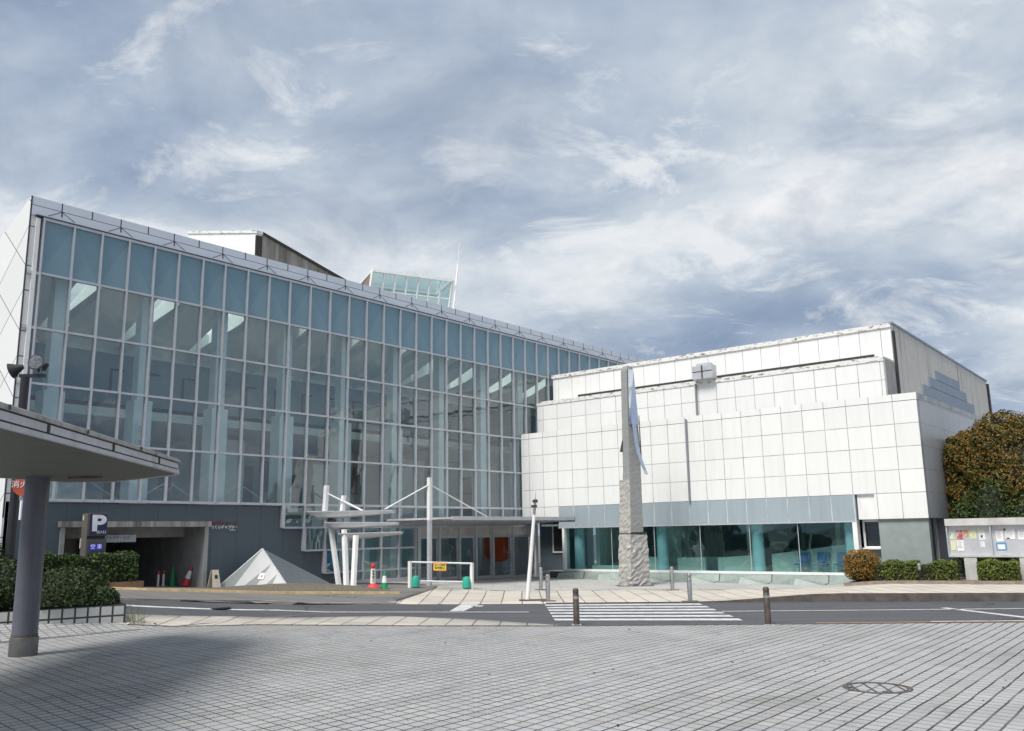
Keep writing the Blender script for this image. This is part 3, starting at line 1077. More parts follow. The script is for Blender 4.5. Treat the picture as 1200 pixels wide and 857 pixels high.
# lobby doors under the canopy
DY = [28.02, 29.33, 30.67, 31.82, 33.06, 34.56, 36.46]
MB().box(GX - 0.16, GX - 0.02, 27.8, 36.5, 2.12, 2.70).build('door_header', M['conc_lt'], H)
for y in DY:
    w = 0.10 if y in (DY[0], DY[-1]) else 0.055
    z0 = hz(GX, y)
    MB().box(GX - 0.18, GX + 0.05, y - w, y + w, z0, 2.68).build('door_post', M['white_paint'] if y > 36 else M['alu'], H)
for a, b in zip(DY[:-1], DY[1:]):
    z0 = hz(GX, (a + b) / 2) + 0.02
    d = MB()
    d.box(GX - 0.12, GX - 0.06, a + 0.06, b - 0.06, z0, z0 + 0.13)
    d.box(GX - 0.12, GX - 0.06, a + 0.06, b - 0.06, 2.03, 2.118)
    d.box(GX - 0.12, GX - 0.06, a + 0.06, a + 0.13, z0 + 0.13, 2.03)
    d.box(GX - 0.12, GX - 0.06, b - 0.13, b - 0.06, z0 + 0.13, 2.03)
    dd = d.build('lobby_door', M['alu'], H)
    MB().face([(GX - 0.09, a + 0.13, z0 + 0.13), (GX - 0.09, b - 0.13, z0 + 0.13), (GX - 0.09, b - 0.13, 2.03), (GX - 0.09, a + 0.13, 2.03)]).build('pane', M['dark_glass'], dd)
    MB().box(GX - 0.05, GX - 0.03, b - 0.17, b - 0.14, z0 + 0.7, z0 + 1.3).build('handle', M['brushed'], dd)
MB().box(GX - 0.10, GX + 0.12, 23.82, 27.76, 0.18, 0.42).build('glass_kerb', M['alu'], H)
# poster in the low window beside the stepped wall
MB().box(GX - 0.10, GX - 0.06, 22.95, 23.6, 0.9, 1.6).build('window_notice', M['poster_blue'], H)
MB().box(-33.1, -33.0, 24.2, 36.3, 0.0, 3.0).build('lobby_partition', M['int_dark'], H)

for (y, z, w, hh, mn) in ((29.0, 1.25, .30, .42, 'paper'), (30.2, 1.35, .25, .35, 'poster_green'), (31.4, 1.2, .22, .3, 'paper'), (35.4, 1.3, .32, .45, 'poster_yellow'), (26.5, 1.2, .3, .42, 'paper')):
    MB().box(GX - 0.20, GX - 0.19, y, y + w, z, z + hh).build('window_notice', M[mn], H)
for (y, w, hh) in ((24.6, .9, 1.2), (26.2, .7, 1.6), (29.6, 1.1, 1.0), (31.6, .6, 1.7), (35.2, .9, 1.1)):
    MB().box(-30.9, -30.5, y, y + w, 0.05, hh).build('lobby_shelf', M['int_wall'], H)
bn = MB()
n = 16
for i in range(n):
    a0, a1 = pi * (-0.5 + i / n), pi * (-0.5 + (i + 1) / n)
    p = [(-29.02 + 0.32 * cos(a), 33.85 + 0.85 * sin(a)) for a in (a0, a1)]
    bn.prism([(p[0][0], p[0][1], 0.85 + 0.25 * abs(sin(a0)) ** 3), (p[1][0], p[1][1], 0.85 + 0.25 * abs(sin(a1)) ** 3), (p[1][0], p[1][1], 2.08), (p[0][0], p[0][1], 2.08)], (0.02, 0, 0))
tag(bn.build('hanging_banner', M['orange'], origin=(-29, 33.85, 0.75)), 'rounded orange banner hanging inside the dark lobby behind the entrance doors', 'banner')

# ================================================================ roof structures
Tw = thing('stage_tower', 'white fronted block with streaked grey concrete side rising behind the glass hall roof', 'building', (-30.9, 20.8, 11.8))
# front faces the plaza, top edge falls away to the back
MB().prism([(-31.0, 20.77, 11.76), (-31.0, 20.77, 14.93), (-36.5, 20.77, 16.2), (-36.5, 20.77, 9.56)], (0, 0.25, 0)).build('front_wall', M['white_paint'], Tw)
MB().prism([(-31.02, 21.05, 11.76), (-31.02, 21.05, 14.95), (-31.02, 29.1, 12.95), (-31.02, 29.1, 11.76)], (-0.02, 0, 0)).build('side_wall', M['concrete_dark'], Tw)
MB().box(-31.05, -30.97, 20.74, 21.04, 11.78, 14.85).build('corner_joint', M['darkgap'], Tw)
MB().prism([(-30.95, 20.72, 14.93), (-30.95, 20.72, 15.05), (-36.5, 20.72, 16.33), (-36.5, 20.72, 16.21)], (0, 0.33, 0)).build('coping', M['cap'], Tw)
MB().prism([(-30.94, 21.05, 14.95), (-30.94, 21.05, 15.06), (-30.94, 29.2, 13.05), (-30.94, 29.2, 12.94)], (-0.4, 0, 0)).build('coping', M['darkgap'], Tw)
MB().prism([(-31.4, 21.06, 14.6), (-36.5, 21.06, 15.8), (-36.5, 29.1, 13.5), (-31.4, 29.1, 12.7)], (0, 0, -0.2)).build('roof', M['conc'], Tw)

Ln = thing('roof_lantern', 'leaning glazed skylight box with white frame on the roof beside the mast', 'skylight', (-32, 29.7, 12.2))
# four corners of the leaning front, top edge between (-31.57,27.81) and (-29.93,31.74) at z 15
a, b = Vector((-31.57, 27.81, 15.0)), Vector((-29.93, 31.74, 15.0))
dn = Vector((-0.55, 0.05, -2.85))
bk = Vector((-1.9, 0.8, -0.2))
fr = MB()
fr.bar(a, b, 0.14, 0.14)
for i in range(8):
    p = a.lerp(b, i / 7)
    w = 0.13 if i in (0, 7) else 0.07
    fr.bar(p, p + dn, w, w)
fr.bar(a, a + bk, 0.12, 0.12).bar(b, b + bk, 0.12, 0.12).bar(a + bk, b + bk, 0.12, 0.12)
for q in (0.33, 0.66, 1.0):
    fr.bar(a + dn * q, b + dn * q, 0.05, 0.05)
fr.build('frame', M['white_paint'], Ln)
MB().face([a, b, b + dn, a + dn]).build('front_glass', M['hall_glass'], Ln)
MB().face([a, b, b + bk, a + bk]).build('top_glass', M['hall_glass'], Ln)
MB().face([b, b + bk, b + bk + Vector((0.8, 0, -2.2)), b + dn]).build('side_glass', M['hall_glass'], Ln)
MB().prism([a + Vector((-0.1, 0, -0.1)), a + bk + Vector((0, 0, -0.1)), a + bk + Vector((0.2, 0, -2.3)), a + dn + Vector((-0.1, 0, 0))], (0.03, 0.05, 0)).build('side_panel', M['brownkerb'], Ln)
MB().prism([a + bk, b + bk, b + bk + Vector((0.2, 0, -2.2)), a + bk + Vector((0.2, 0, -2.2))], (-0.1, 0.05, 0)).build('back_panel', M['white_paint'], Ln)
ms = MB()
ms.tube((-29.9, 31.78, 13.4), (-29.95, 32.2, 16.0), 0.055, 0.045, 8).tube((-29.95, 32.2, 16.0), (-29.97, 32.35, 17.2), 0.018, 0.01, 6)
tag(ms.build('roof_mast', M['white_paint'], origin=(-29.9, 31.78, 13.4)), 'thin white mast leaning up from the corner of the roof skylight', 'mast')

# ================================================================ white hall
W = thing('white_hall', 'low stepped white panel clad hall with grey band and long teal glazed ground floor', 'building', (-18.8, 35.3, 0))
fw = MB()
fw.box(-28.46, -26.17, 35.3, 35.6, 2.90, 6.93)
fw.box(-26.17, -9.15, 35.3, 35.6, 3.462, 6.93)
fw.box(-28.46, -9.17, 35.33, 35.6, 6.93, 6.955)
fw.box(-11.04, -9.15, 35.3, 35.6, 2.50, 3.462)
fw.build('front_wall', M['white_front'], W)
MB().box(-28.46, -9.14, 35.305, 35.62, 6.955, 7.22).build('coping', M['white_cap'], W)
MB().box(-26.17, -11.78, 35.305, 35.6, 2.46, 3.459).build('grey_band', M['band'], W)
MB().box(-26.2, -11.76, 35.285, 35.6, 2.405, 2.458).build('soffit_trim', M['alu'], W)
MB().box(-11.72, -11.05, 35.39, 35.58, 2.50, 3.43).build('recessed_panel', M['white_paint'], W)
MB().box(-11.00, -9.20, 35.40, 35.7, -0.1, 2.495).build('base_wall', M['greenwall'], W)
sw = MB()
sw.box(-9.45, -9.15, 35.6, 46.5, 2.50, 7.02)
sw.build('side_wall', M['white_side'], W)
MB().box(-9.48, -9.14, 35.62, 46.5, 7.022, 7.22).build('coping', M['white_cap'], W)
MB().box(-9.7, -9.45, 35.7, 46.5, -0.1, 2.5).build('side_base_wall', M['plinth'], W)
MB().box(-9.43, -9.33, 36.9, 37.0, 0, 2.5).build('side_pipe', M['alu'], W)
MB().box(-28.4, -9.3, 35.6, 46.4, 6.6, 6.9).build('roof', M['conc'], W)
# tiers
t2 = MB()
t2.box(-28.3, -10.57, 36.5, 38.0, 6.9, 8.798)
t2.build('middle_tier', M['white_mid'], W)
MB().box(-28.3, -10.55, 36.47, 38.0, 8.80, 9.0).build('middle_coping', M['cap'], W)
MB().box(-26.6, -11.3, 37.86, 37.898, 9.001, 9.37).build('shadow_gap', M['darkgap'], W)
t3 = MB()
t3.box(-28.25, -10.56, 37.9, 38.3, 8.9, 10.43)
t3.build('upper_tier', M['white_top'], W)
MB().box(-28.3, -10.54, 37.84, 38.3, 10.432, 10.62).build('upper_coping', M['cap'], W)
MB().prism([(-10.52, 38.31, 6.9), (-10.52, 38.31, 10.56), (-10.52, 55.2, 10.22), (-10.52, 55.2, 6.9)], (-0.3, 0, 0)).build('upper_side_wall', M['concrete_streak'], W)
MB().prism([(-10.47, 37.86, 10.57), (-10.47, 37.86, 10.66), (-10.47, 55.3, 10.31), (-10.47, 55.3, 10.22)], (-0.35, 0, 0)).build('upper_side_coping', M['bluepanel'], W)
MB().box(-10.56, -10.50, 38.05, 38.3, 6.9, 10.3).build('corner_gap', M['darkgap'], W)
MB().box(-10.6, -10.52, 36.55, 37.8, 6.9, 8.9).box(-10.56, -10.53, 37.78, 37.9, 6.9, 8.9).build('tier_end_panel', M['conc'], W)
MB().box(-28.2, -10.9, 38.3, 55.2, 9.9, 10.2).build('upper_roof', M['conc'], W)
MB().box(-10.85, -10.42, 55.2, 55.45, 6.9, 10.1).build('side_pipe', M['black'], W)
for (y0, y1, z0, z1) in ((41.75, 51.3, 7.1, 8.46), (42.9, 49.8, 8.48, 8.93), (44.2, 48.4, 8.95, 9.38)):
    MB().box(-10.53, -10.46, y0, y1, z0, z1).build('blue_panel', M['bluepanel'], W)
MB().box(-10.9, -9.75, 46.5, 52, 6.2, 7.0).build('blue_panel', M['bluepanel'], W)
MB().tube((-18.93, 35.24, 3.46), (-18.90, 35.24, 7.1), 0.045, n=8).build('downpipe', M['pipe'], W)
MB().tube((-18.95, 36.44, 7.1), (-18.95, 36.44, 8.85), 0.05, n=8).build('downpipe', M['pipe'], W)
vb = MB()
vb.box(-18.93, -17.93, 36.15, 36.6, 9.0, 9.62).box(-18.8, -18.1, 36.3, 36.6, 9.62, 9.75)
vx = vb.build('vent_box', M['alu'], W, bevel=0.01)
MB().box(-18.46, -18.41, 36.12, 36.16, 9.0, 9.62).box(-18.93, -17.93, 36.13, 36.15, 9.34, 9.36).build('seam', M['darkgap'], vx)
# glazed ground floor
PX = [-25.83, -23.2, -20.9, -18.6, -16.3, -14.2, -11.95]
for a, b in zip(PX[:-1], PX[1:]):
    MB().face([(a + 0.012, 35.42, 0.475), (b - 0.012, 35.42, 0.475), (b - 0.012, 35.42, 2.42), (a + 0.012, 35.42, 2.42)]).build('shop_window', M['teal_glass'], W)
mu = MB()
for x in PX[1:-1]:
    mu.box(x - 0.012, x + 0.012, 35.40, 35.44, 0.475, 2.42)
mu.build('window_joint', M['alu'], W)
MB().box(-14.18, -14.02, 35.6, 35.75, 1.3, 2.42).build('inner_post', M['black'], W)
MB().box(-25.9, -11.75, 35.2, 35.6, 0.375, 0.472).build('window_sill', M['white_paint'], W)
MB().box(-11.96, -11.78, 35.28, 35.6, 0.474, 2.402).build('end_post', M['white_paint'], W)
MB().box(-25.98, -25.85, 35.28, 35.7, 0.474, 2.402).build('end_post', M['white_paint'], W)
for x in (-25.35, -20.75, -16.15, -12.22):
    MB().tube((x, 35.85, 0.30), (x, 35.85, 2.5), 0.25, n=24).build('column', M['teal_col'], W, smooth=True)
MB().box(-27.5, -9.7, 35.62, 43.0, 0.24, 0.34).build('floor', M['int_floor'], W)
MB().box(-27.5, -9.7, 35.62, 43.0, 2.52, 2.62).build('ceiling', M['int_wall'], W)
MB().box(-27.5, -9.7, 42.0, 42.2, 0.34, 2.52).build('back_wall', M['int_dark'], W)
pw = MB()
for x0, x1, y0 in ((-24.9, -24.7, 36.6), (-22.4, -21.2, 38.4), (-17.4, -17.2, 37.5), (-13.6, -13.4, 38.0)):
    pw.box(x0, x1, y0, 42.0, 0.34, 2.52)
pw.box(-23.6, -22.0, 36.8, 37.0, 0.34, 1.05).box(-19.8, -17.0, 37.6, 37.8, 0.34, 1.0).box(-16, -13, 39, 39.2, 0.34, 1.3)
pw.build('partition', M['int_wall'], W)
for x0, x1, za, zb_ in ((-25.0, -23.4, 0.62, 0.62), (-23.0, -21.2, 1.02, 1.02), (-20.3, -18.9, 1.0, 1.0), (-18.3, -16.5, 1.0, 1.12), (-15.8, -12.6, 1.15, 1.55)):
    MB().prism([(x0, 36.35, 0.34), (x1, 36.35, 0.34), (x1, 36.35, zb_), (x0, 36.35, za)], (0, 0.15, 0)).build('reflection_panel', M['reflection'], W)  # added pale panels standing in for the plaza's reflection in the glass
# faceted pale green apron under the sill
fc = MB()
n = 12
xs = [-25.85 + (14.0 / n) * i for i in range(n + 1)]
for i in range(n):
    x0, x1 = xs[i], xs[i + 1]
    m0 = (x0, 34.72 if i % 2 == 0 else 35.14, 0.28 if i % 2 == 0 else 0.06)
    m1 = (x1, 34.72 if i % 2 == 1 else 35.14, 0.28 if i % 2 == 1 else 0.06)
    t0, t1 = (x0, 35.24, 0.374), (x1, 35.24, 0.374)
    b0, b1 = (x0, 34.55, 0.0), (x1, 34.55, 0.0)
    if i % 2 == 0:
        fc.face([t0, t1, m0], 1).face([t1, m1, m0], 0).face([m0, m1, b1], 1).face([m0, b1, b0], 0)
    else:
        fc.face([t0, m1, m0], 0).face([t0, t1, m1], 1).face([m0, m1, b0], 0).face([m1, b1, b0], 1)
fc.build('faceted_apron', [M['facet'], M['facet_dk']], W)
jn = MB()
for x in xs[1::2]:
    jn.bar((x, 35.22, 0.37), (x, 35.13, 0.07), 0.025, 0.02).bar((x, 35.13, 0.07), (x, 34.55, 0.01), 0.025, 0.02)
jn.build('apron_joint', M['joint'], W)
# window right of the glazing
wf = MB()
wf.box(-11.74, -11.04, 35.80, 35.86, 1.38, 1.47).box(-11.74, -11.04, 35.80, 35.86, 2.40, 2.495).box(-11.74, -11.66, 35.80, 35.86, 1.47, 2.40).box(-11.76, -11.04, 35.62, 35.80, 1.36, 1.42)
wfr = wf.build('small_window', M['white_paint'], W)
MB().face([(-11.66, 35.83, 1.47), (-11.04, 35.83, 1.47), (-11.04, 35.83, 2.40), (-11.66, 35.83, 2.40)]).build('pane', M['dark_glass'], wfr)
MB().box(-11.76, -11.02, 35.87, 36.0, -0.1, 1.36).box(-11.76, -11.02, 36.4, 36.5, 1.3, 2.6).build('window_wall', M['greenwall'], W)
# dark recess left of the glazing
rc = MB()
rc.box(-28.3, -25.98, 36.5, 36.7, -0.1, 2.9)
rc.box(-26.12, -25.985, 35.6, 36.5, -0.1, 2.40)
rc.box(-26.9, -26.0, 35.45, 36.5, -0.1, 0.33)
rc.build('recess_wall', M['plinth'], W)
MB().box(-28.46, -26.17, 35.61, 36.5, 2.86, 2.95).build('recess_ceiling', M['conc'], W)
rw = MB()
rw.box(-27.45, -27.38, 36.43, 36.49, 1.2, 2.6).box(-26.55, -26.48, 36.43, 36.49, 1.2, 2.6).box(-27.38, -26.55, 36.43, 36.49, 1.2, 1.28).box(-27.38, -26.55, 36.43, 36.49, 2.52, 2.6)
rwo = rw.build('recess_window', M['white_paint'], W)
MB().box(-27.38, -26.55, 36.46, 36.485, 1.28, 2.52).build('pane', M['ink'], rwo)
MB().box(-27.0, -26.17, 35.58, 35.605, 2.905, 3.44).build('vent_frame', M['lintel'], W)
# chairs behind the glass
ch = thing('chair', 'leftmost of three blue chairs behind the teal glass near the rounded orange shrub', 'chair', (-14.35, 35.96, 0.34), 'blue chairs behind the glazing')


def chair_parts(ch):
    x, y, z = ch.location
    MB().box(x - 0.26, x + 0.26, y - 0.24, y + 0.24, z + 0.40, z + 0.46).build('seat', M['blue_chair'], ch, bevel=0.02)
    MB().prism([(x - 0.27, y + 0.22, z + 0.5), (x + 0.27, y + 0.22, z + 0.5), (x + 0.27, y + 0.30, z + 0.88), (x - 0.27, y + 0.30, z + 0.88)], (0, 0.04, 0)).build('backrest', M['blue_chair'], ch, bevel=0.02)
    for sx_, sy_ in ((-1, -1), (1, -1), (-1, 1), (1, 1)):
        MB().tube((x + 0.23 * sx_, y + 0.2 * sy_, z), (x + 0.22 * sx_, y + 0.2 * sy_, z + (0.41 if sy_ < 0 else 0.86)), 0.015, n=6).build('leg', M['alu'], ch)


chair_parts(ch)
for i, xx in enumerate((-13.55, -12.75)):
    c2 = copy_tree(ch)
    c2.location.x = xx
    c2['label'] = ['middle of three blue chairs behind the teal glass near the rounded orange shrub', 'rightmost of three blue chairs behind the teal glass, closest to the rounded orange shrub'][i]

# ================================================================ entrance canopy
Cn = thing('entrance_canopy', 'flat thin entrance canopy hung by rods from a white mast over the lobby doors', 'canopy', (-24.85, 25.0, hz(-24.85, 25.0)))
MB().box(-28.42, -24.62, 26.0, 34.3, 2.80, 2.88).build('roof', M['conc_lt'], Cn)
MB().box(-24.62, -24.54, 26.0, 34.35, 2.76, 2.91).build('fascia', M['alu'], Cn)
MB().box(-28.42, -24.56, 34.3, 34.42, 2.70, 2.92).build('end_beam', M['darkmetal'], Cn)
rb = MB()
for y in (26.2, 27.3, 28.4, 29.8, 31.2, 32.6, 34.0):
    rb.prism([(-28.4, y - 0.03, 2.80), (-24.7, y - 0.03, 2.80), (-24.7, y - 0.03, 2.74), (-28.4, y - 0.03, 2.56)], (0, 0.06, 0))
rb.build('rib', M['alu'], Cn)
mz = hz(-24.85, 25.0)
MB().box(-24.92, -24.78, 24.93, 25.07, mz, 2.75).build('lower_post', M['alu'], Cn)
MB().box(-24.925, -24.775, 24.925, 25.075, 2.75, 4.42).build('mast', M['white_paint'], Cn)
MB().tube((-24.85, 25.08, 4.12), (-24.72, 28.3, 2.90), 0.026, n=8).build('tie_rod', M['white_paint'], Cn)
MB().tube((-24.85, 24.92, 4.12), (-25.9, 23.6, 3.2), 0.026, n=8).build('tie_rod', M['white_paint'], Cn)

Pg = thing('blade_canopy', 'white canopy of three stacked wing blades on leaning posts left of the entrance', 'canopy', (-26.2, 22.0, 0.33))
# three wing blades, each lower and further right than the one above
E1 = Vector((0.77, 0.637, 0)).normalized()
E2 = Vector((-0.637, 0.77, 0)).normalized()


def blade(p0, p1, depth, th, name):
    p0, p1 = Vector(p0), Vector(p1)
    d = (p1 - p0)
    n = 10
    mb = MB()
    for i in range(n + 1):
        t = i / n
        # tapered wing: blunt at the post end, thin at the tip
        tk = th * (min(1, t * 9 + 0.25)) * (1 - 0.72 * max(0, t - 0.12) / 0.88)
        w = depth * (1 - 0.15 * t)
        c = p0 + d * t
        for (a, b) in ((-0.5, 0.0), (0.0, 0.10), (0.5, 0.0), (0.38, -0.65), (0.0, -1.0), (-0.38, -0.65)):
            q = c + E2 * (w * a) + Vector((0, 0, tk * b))
            mb.v.append(tuple(q))
    for i in range(n):
        for k in range(6):
            a = i * 6 + k
            b = i * 6 + (k + 1) % 6
            mb.f.append((a, b, b + 6, a + 6))
            mb.mi.append(0)
    mb.f += [tuple(range(6)), tuple(range(6 * n, 6 * n + 6))]
    mb.mi += [0, 0]
    o = mb.build(name, M['white_paint'], Pg)
    # thin dark top edge sheet
    e = MB()
    s = E2 * (depth * 0.52)
    e.prism([p0 - s - E1 * 0.03, p1 - s * 0.86 + E1 * 0.03, p1 + s * 0.86 + E1 * 0.03, p0 + s - E1 * 0.03], (0, 0, 0.035))
    e.build('blade_cap', M['alu'], o)
    return o


blade((-28.1, 21.75, 3.12), (-25.62, 23.80, 3.12), 1.0, 0.30, 'blade')
blade((-27.55, 22.15, 2.70), (-25.45, 23.88, 2.66), 1.0, 0.27, 'blade')
blade((-27.1, 22.45, 2.27), (-25.30, 23.94, 2.30), 1.0, 0.25, 'blade')
for (bx, by, tx, ty, tz) in ((-26.85, 22.18, -27.62, 22.3, 2.85), (-26.08, 21.9, -26.75, 22.3, 2.45), (-25.45, 21.69, -25.95, 22.2, 2.22)):
    z0 = hz(bx, by)
    MB().prism([(bx - 0.08, by - 0.07, z0), (bx + 0.08, by - 0.07, z0), (bx + 0.08, by + 0.07, z0), (bx - 0.08, by + 0.07, z0)], (tx - bx, ty - by, tz - z0)).build('post', M['white_paint'], Pg)
MB().prism([(-27.75, 22.02, 3.14), (-27.58, 22.02, 3.14), (-27.58, 22.16, 3.14), (-27.75, 22.16, 3.14)], (-0.06, 0.1, 1.02)).build('mast', M['white_paint'], Pg)
MB().prism([(-27.28, 22.5, 3.14), (-27.14, 22.5, 3.14), (-27.14, 22.64, 3.14), (-27.28, 22.64, 3.14)], (-0.05, 0.1, 0.62)).build('mast', M['white_paint'], Pg)
MB().tube((-27.66, 22.15, 3.86), (-26.55, 23.0, 3.16), 0.03, n=8).build('strut', M['white_paint'], Pg)
MB().tube((-27.2, 22.6, 3.55), (-26.6, 23.1, 3.16), 0.03, n=8).build('strut', M['white_paint'], Pg)
lp = MB()
for (x, y, z) in ((-27.45, 22.1, 2.82), (-27.05, 22.4, 2.40)):
    lp.tube((x, y, z), (x + 0.28, y + 0.1, z - 0.05), 0.09, 0.06, 10)
lp.build('spot_lamp', M['black'], Pg)
# ================================================================ standing stone sculpture
Sc = thing('standing_stone', 'tall rough granite standing stone with mirror steel strip on the entrance paving', 'sculpture', (-19.73, 31.67, 0))
SP = Vector((-19.73, 31.67, 0))


def sect(z, uL, u0, uR, fd, bd):
    pts = [SP + E1 * uL + E2 * 0.05, SP + E1 * u0 - E2 * fd, SP + E1 * uR - E2 * 0.0, SP + E1 * (uR * 0.6) + E2 * bd, SP + E1 * (uL * 0.7) + E2 * bd]
    return [Vector((p.x, p.y, z)) for p in pts]


def loft(secs, n_sub, rough, name, mat, seed):
    """ring loft with subdivided sides and chiselled roughness"""
    rr = random.Random(seed)
    rings = []
    for a, b in zip(secs[:-1], secs[1:]):
        k = max(1, int((b[0].z - a[0].z) / 0.10))
        for i in range(k):
            rings.append([p.lerp(q, i / k) for p, q in zip(a, b)])
    rings.append(secs[-1])
    mb = MB()
    m = len(secs[0]) * n_sub
    for ri, ring in enumerate(rings):
        cen = sum(ring, Vector()) / len(ring)
        for i in range(len(ring)):
            a, b = ring[i], ring[(i + 1) % len(ring)]
            for s in range(n_sub):
                p = a.lerp(b, s / n_sub)
                d = (p - cen).normalized()
                q = p + d * rr.uniform(-rough, rough)
                q.z += rr.uniform(-rough, rough) * 0.7 if 0 < ri < len(rings) - 1 else 0
                mb.v.append(tuple(q))
    for r in range(len(rings) - 1):
        for i in range(m):
            j = (i + 1) % m
            mb.f.append((r * m + i, r * m + j, (r + 1) * m + j, (r + 1) * m + i))
            mb.mi.append(0)
    mb.f.append(tuple(range(m)))
    mb.f.append(tuple(range((len(rings) - 1) * m, len(rings) * m)))
    mb.mi += [0, 0]
    return mb.build(name, mat, Sc)


loft([sect(0, -.62, -.18, .68, .40, .45), sect(1.0, -.60, -.16, .64, .40, .45), sect(2.08, -.54, -.12, .60, .38, .42)], 7, 0.033, 'lower_block', M['granite'], 3)
loft([sect(2.12, -.53, -.11, .40, .33, .40), sect(3.3, -.48, -.08, .40, .32, .38), sect(4.3, -.43, -.06, .38, .30, .34)], 6, 0.022, 'rough_side', M['granite'], 4)
loft([sect(2.14, -.36, -.08, .46, .345, .36), sect(4.3, -.30, -.05, .47, .32, .33), sect(4.75, -.27, -.05, .47, .31, .32), sect(6.0, -.25, -.04, .46, .30, .30), sect(8.95, -.19, .03, .32, .28, .25), sect(9.12, -.12, .04, .30, .2, .2)], 3, 0.005, 'sawn_shaft', M['granite_cut'], 5)
# dark slot and polished steel
a = sect(2.10, -.30, -.10, .62, .40, .4)
MB().prism([a[1], a[2], a[3], a[4]], (0, 0, 0.06)).build('slot', M['darkgap'], Sc)
mbs = MB()
lo_z, hi_z = 6.6, 8.97
mbs.face([(SP + E1 * .00 - E2 * .32) + Vector((0, 0, lo_z)), (SP + E1 * .45 - E2 * .02) + Vector((0, 0, lo_z)), (SP + E1 * .325 - E2 * .02) + Vector((0, 0, hi_z)), (SP + E1 * .06 - E2 * .30) + Vector((0, 0, hi_z))])
o = mbs.build('mirror_strip', M['steel'], Sc)
o.modifiers.new('thick', 'SOLIDIFY').thickness = 0.02
rbn = MB()
path = [(7.3, 0.20, -.33), (6.6, 0.23, -.34), (6.0, 0.28, -.35), (5.5, 0.34, -.37), (5.15, 0.42, -.42), (4.8, 0.53, -.47), (4.5, 0.64, -.50)]
for i in range(len(path) - 1):
    (z0, u0, d0), (z1, u1, d1) = path[i], path[i + 1]
    w0, w1 = 0.18 - 0.006 * i, 0.18 - 0.006 * (i + 1)
    rbn.face([SP + E1 * (u0 - w0 / 2) + E2 * d0 + Vector((0, 0, z0)), SP + E1 * (u0 + w0 / 2) + E2 * (d0 + .1) + Vector((0, 0, z0)), SP + E1 * (u1 + w1 / 2) + E2 * (d1 + .1) + Vector((0, 0, z1)), SP + E1 * (u1 - w1 / 2) + E2 * d1 + Vector((0, 0, z1))])
o = rbn.build('steel_ribbon', M['steel'], Sc)
o.modifiers.new('thick', 'SOLIDIFY').thickness = 0.015
MB().prism([SP + E1 * .47 - E2 * .04 + Vector((0, 0, 7.0)), SP + E1 * .50 - E2 * .04 + Vector((0, 0, 7.0)), SP + E1 * .53 - E2 * .04 + Vector((0, 0, 5.2)), SP + E1 * .47 - E2 * .04 + Vector((0, 0, 5.2))], E2 * 0.05).build('dark_edge', M['darkmetal'], Sc)
MB().prism([SP + E1 * -.25 + Vector((0, 0, 6.0)), SP + E1 * -.31 + Vector((0, 0, 5.78)), SP + E1 * -.38 + Vector((0, 0, 5.48)), SP + E1 * -.25 + Vector((0, 0, 5.48))], E2 * 0.05).build('bracket', M['darkmetal'], Sc)
MB().obox(SP + Vector((0, 0, 0.012)) + E1 * 0.02, E1, .74, E2, .55, (0, 0, 1), 0.012).build('base_plate', M['kerb'], Sc)

# ================================================================ bollards
BG = 'bollards along the crossing'


def bollard(x, y, label, mat, plate, tilt=0.0):
    z = hp(x, y) if y > 20.5 else hz(x, y)
    z += 0.022
    b = thing('bollard', label, 'bollard', (x, y, z), BG)
    MB().lathe((x, y, z), [(0.072, 0.0), (0.072, 0.70), (0.066, 0.71), (0.066, 0.735), (0.072, 0.745), (0.072, 0.80), (0.058, 0.835), (0.02, 0.85)], 20).build('post', mat, b, smooth=True)
    r = MB().lathe((x, y, z), [(0.0745, 0.60), (0.0745, 0.66)], 20).build('reflector_band', M['brushed'], b)
    if plate:
        MB().obox((x, y, z + 0.008), E1, 0.24, E2, 0.16, (0, 0, 1), 0.008).build('base_plate', M['kerb'], b)
    else:
        f = MB()
        f.obox((x, y, z + 0.006), E1, 0.11, E2, 0.11, (0, 0, 1), 0.006)
        f.build('base_plate', M['alu'], b)
    return b


bollard(-12.62, 17.62, 'dark rusty bollard at the near left end of the zebra crossing stripes', M['darkmetal'], False)
bollard(-8.83, 19.86, 'dark rusty bollard on the plaza edge right of the zebra crossing stripes', M['darkmetal'], False)
bollard(-17.75, 23.25, 'grey steel bollard beside the foot of the leaning white pole', M['brushed'], True)
bollard(-21.44, 27.65, 'grey steel bollard farther back behind the foot of the leaning white pole', M['brushed'], True)
bollard(-13.70, 25.2, 'grey steel bollard across the road at the right end of the zebra crossing', M['brushed'], True)
bollard(-16.87, 29.72, 'grey steel bollard on the paving right of the standing stone', M['brushed'], True)

# ================================================================ leaning pole
px_, py__ = -18.5, 23.12
Lp = thing('leaning_pole', 'thin white pole leaning right beside a bollard at the crossing', 'pole', (px_, py__, 0.02))
MB().tube((px_, py__, 0.02), (-18.28, 23.29, 2.78), 0.075, 0.055, 12).build('pole', M['white_paint'], Lp, smooth=True)
MB().tube((-18.28, 23.29, 2.78), (-18.235, 23.325, 3.30), 0.045, n=10).tube((-18.24, 23.32, 3.3), (-18.225, 23.335, 3.52), 0.012, 0.006, 6).build('head', M['brushed'], Lp)
MB().box(-18.33, -18.20, 23.2, 23.36, 3.02, 3.10).box(-18.30, -18.18, 23.24, 23.38, 3.18, 3.27).build('clamp', M['darkmetal'], Lp)
MB().obox((px_ + 0.2, py__ + 0.12, 0.04), E1, 0.5, E2, 0.12, (0, 0, 1), 0.025).build('base_plate', M['kerb'], Lp)

